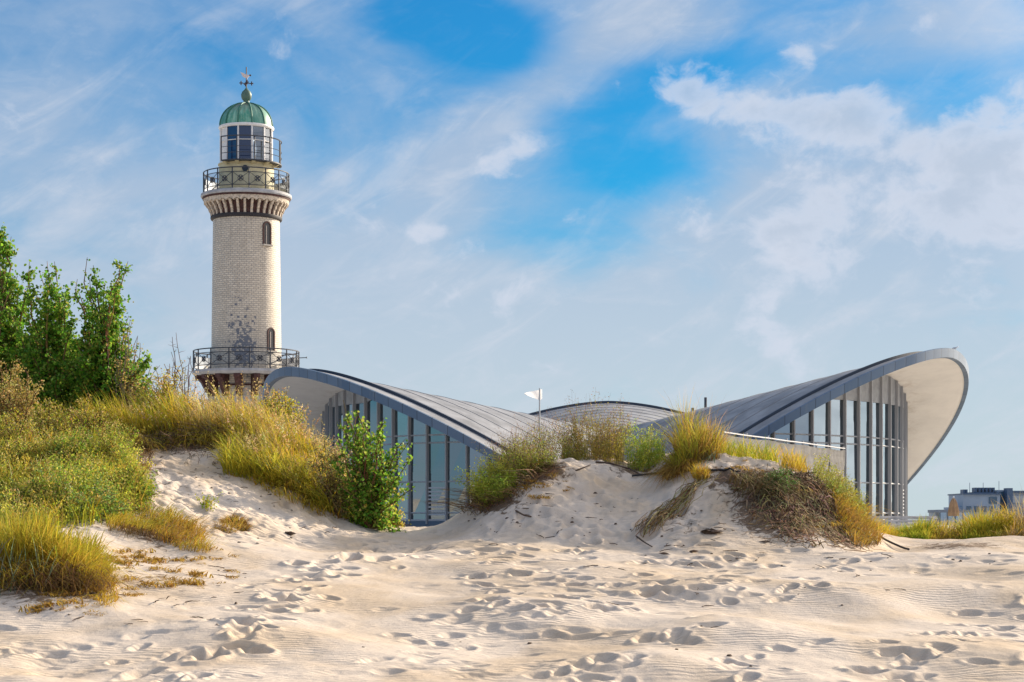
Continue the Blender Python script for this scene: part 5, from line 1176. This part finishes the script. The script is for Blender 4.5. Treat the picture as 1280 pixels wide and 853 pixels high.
# ------------------------------------------------------------------ small things lying about
def place_small():
    path = [(790, 599), (830, 594), (868, 591), (905, 590), (935, 594), (962, 597), (990, 597), (1015, 596), (1035, 606), (1052, 625), (1072, 644), (1088, 662), (1104, 676), (1130, 688), (1136, 689)]
    p = hit([q[0] for q in path], [q[1] for q in path]); p[:, 2] += .03
    t = np.linspace(0, 1, len(p)); tt = np.linspace(0, 1, 70); q = np.stack([np.interp(tt, t, p[:, i]) for i in range(3)], -1)
    for _ in range(3): q[1:-1] = (q[:-2] + q[1:-1] * 2 + q[2:]) / 4
    q[:, 2] = np.maximum(q[:, 2], Hpx(to_px(q[:, 0], q[:, 1]), q[:, 1]) + .03)
    tag(MB().tube(q, .021, 7).obj('black_hose', M('black rubber', (.02, .02, .022), .6), loc=q[0], smooth=True), 'black hose lying across the right dune down to the flat sand', 'hose')
    dk = M('dead wood', (.09, .06, .042), .85, var=.4, vscale=12, bump=.4)
    for pts, r, lab in (([(745, 580), (765, 583), (785, 590), (800, 596)], .022, 'long dark branch lying on the sandy saddle of the middle dune'), ([(720, 592), (728, 588), (738, 584)], .016, 'short dark stick on the sandy saddle, left of the long branch'),
                        ([(645, 642), (655, 646), (664, 649)], .02, 'short dark stick on the shaded sand under the broad bushy shrub'), ([(796, 674), (806, 680), (815, 686)], .018, 'thin dark stick on the shaded sand below the root bundle')):
        h = hit([a for a, b in pts], [b for a, b in pts]); h[:, 2] += .03; h[1:-1] += rng.normal(size=h[1:-1].shape) * .02
        tag(MB().tube(h, [r * (1 - .5 * i / len(h)) for i in range(len(h))], 6).obj('branch', dk, loc=h[0]), lab, 'branch')
    # clods of peat
    for i, (px, py, s, lab) in enumerate(((889, 668, .125, 'largest dark peat clod, lying alone on the shaded sand left of the root mat'), (956, 680, .08, 'small brown clod at the foot of the eroded dune face'), (362, 668, .08, 'dark clod on the left sand slope, right of the small rounded tussock'), (868, 690, .05, 'small dark clod on the sand below the largest peat clod'), (830, 693, .045, 'tiny dark clod on the sand left of the small one below the peat clod'))):
        g = hit([px], [py])[0]; n = 12; V = []; m = 7
        for a in range(m):
            for b in range(n):
                v = PI * a / (m - 1); u = 2 * PI * b / n; rr = 1 + .45 * rng.normal() * .5
                V.append((s * math.sin(v) * math.cos(u) * 1.5 * rr, s * math.sin(v) * math.sin(u) * rr, s * .35 * math.cos(v) * rr))
        q = MB().add(V, [[a * n + b, (a + 1) * n + b, (a + 1) * n + (b + 1) % n, a * n + (b + 1) % n] for a in range(m - 1) for b in range(n)])
        tag(q.obj('peat_clod', dk, smooth=False), lab, 'clod').location = (g[0], g[1], g[2] + s * .15)
    # scattered bits: dry twigs, dead tufts, little dark scraps
    tw = MB().tube([(-.12, 0, .012), (-.03, .02, .02), (.06, .0, .014), (.14, .03, .012)], [.007, .008, .006, .003], 5).tube([(.0, .01, .016), (.05, .07, .02)], [.005, .002], 4).obj('dry_twig', dk)
    def copies(src, polys, smin, smax, label, cat, group, sink=0.0):
        first = True
        for poly, n in polys:
            pp = in_poly(poly, n); gg = hit(pp[:, 0], pp[:, 1])
            for g in gg:
                if first: o = src; first = False
                else: o = src.copy(); C.objects.link(o)
                s = rng.uniform(smin, smax); o.location = (g[0], g[1], g[2] - sink); o.scale = (s, s, s * rng.uniform(.7, 1.2)); o.rotation_euler = (rng.normal() * .15, rng.normal() * .15, rng.uniform(0, 2 * PI)); tag(o, label, cat, group)
    copies(tw, [([(60, 690), (280, 690), (330, 720), (280, 790), (60, 780)], 42), ([(170, 570), (320, 610), (430, 665), (300, 680), (240, 640)], 24), ([(570, 640), (700, 600), (800, 640), (780, 690), (600, 690)], 26), ([(800, 640), (1000, 680), (1090, 695), (1000, 720), (800, 700)], 26), ([(600, 700), (1250, 690), (1000, 790), (650, 800)], 22)],
           .4, 1.15, 'small dry twig lying on the sand', 'twig', 'twigs scattered on the sand')
    sc = MB(); V = [(.05 * math.cos(t) * (1 + .3 * math.sin(3 * t)), .035 * math.sin(t), .0) for t in np.linspace(0, 2 * PI, 9)[:-1]]
    sc.add(V + [(x * .5, y * .5, .03) for x, y, z in V], [[i, (i + 1) % 8, 8 + (i + 1) % 8, 8 + i] for i in range(8)] + [[8 + i for i in range(8)]])
    scr = sc.obj('dark_scrap', M('dark scrap', (.10, .07, .05), .85), None)
    copies(scr, [([(560, 640), (640, 600), (700, 640), (620, 670)], 26), ([(700, 600), (900, 640), (1080, 690), (1000, 710), (700, 690)], 40), ([(60, 690), (300, 690), (330, 770), (60, 770)], 22), ([(1000, 690), (1270, 690), (1270, 710), (1000, 715)], 18), ([(600, 700), (1200, 710), (1000, 840), (400, 840)], 16), ([(170, 560), (320, 610), (450, 670), (300, 690)], 22)],
           .3, .95, 'little dark scrap of dead plant lying on the sand', 'plant scrap', 'dark scraps scattered on the sand', .008)
    n = 34; gz = np.zeros((n, 3)); gz[:, :2] = rng.normal(size=(n, 2)) * .05
    V, T, c = join([tussock(gz, (.06, .16), (.6, 1.5), G_ORANGE + G_BROWN, G_GOLD + G_ORANGE, (.008, .014))])
    tf = mesh_obj('dry_tuft', V, T, MGRASS, col=c)
    copies(tf, [([(130, 690), (200, 690), (255, 702), (235, 735), (140, 750)], 62), ([(200, 670), (290, 690), (320, 730), (230, 740)], 18), ([(20, 738), (150, 735), (150, 772), (40, 765)], 34), ([(255, 545), (290, 560), (330, 600), (290, 610)], 12), ([(930, 600), (1040, 605), (1050, 670), (960, 650)], 22), ([(640, 590), (700, 590), (720, 625), (660, 630)], 14), ([(900, 575), (960, 580), (950, 592), (905, 592)], 8)],
           .6, 1.9, 'small dry tuft of creeping grass on the sand', 'grass tuft', 'dry tufts creeping over the sand', .01)
place_small()
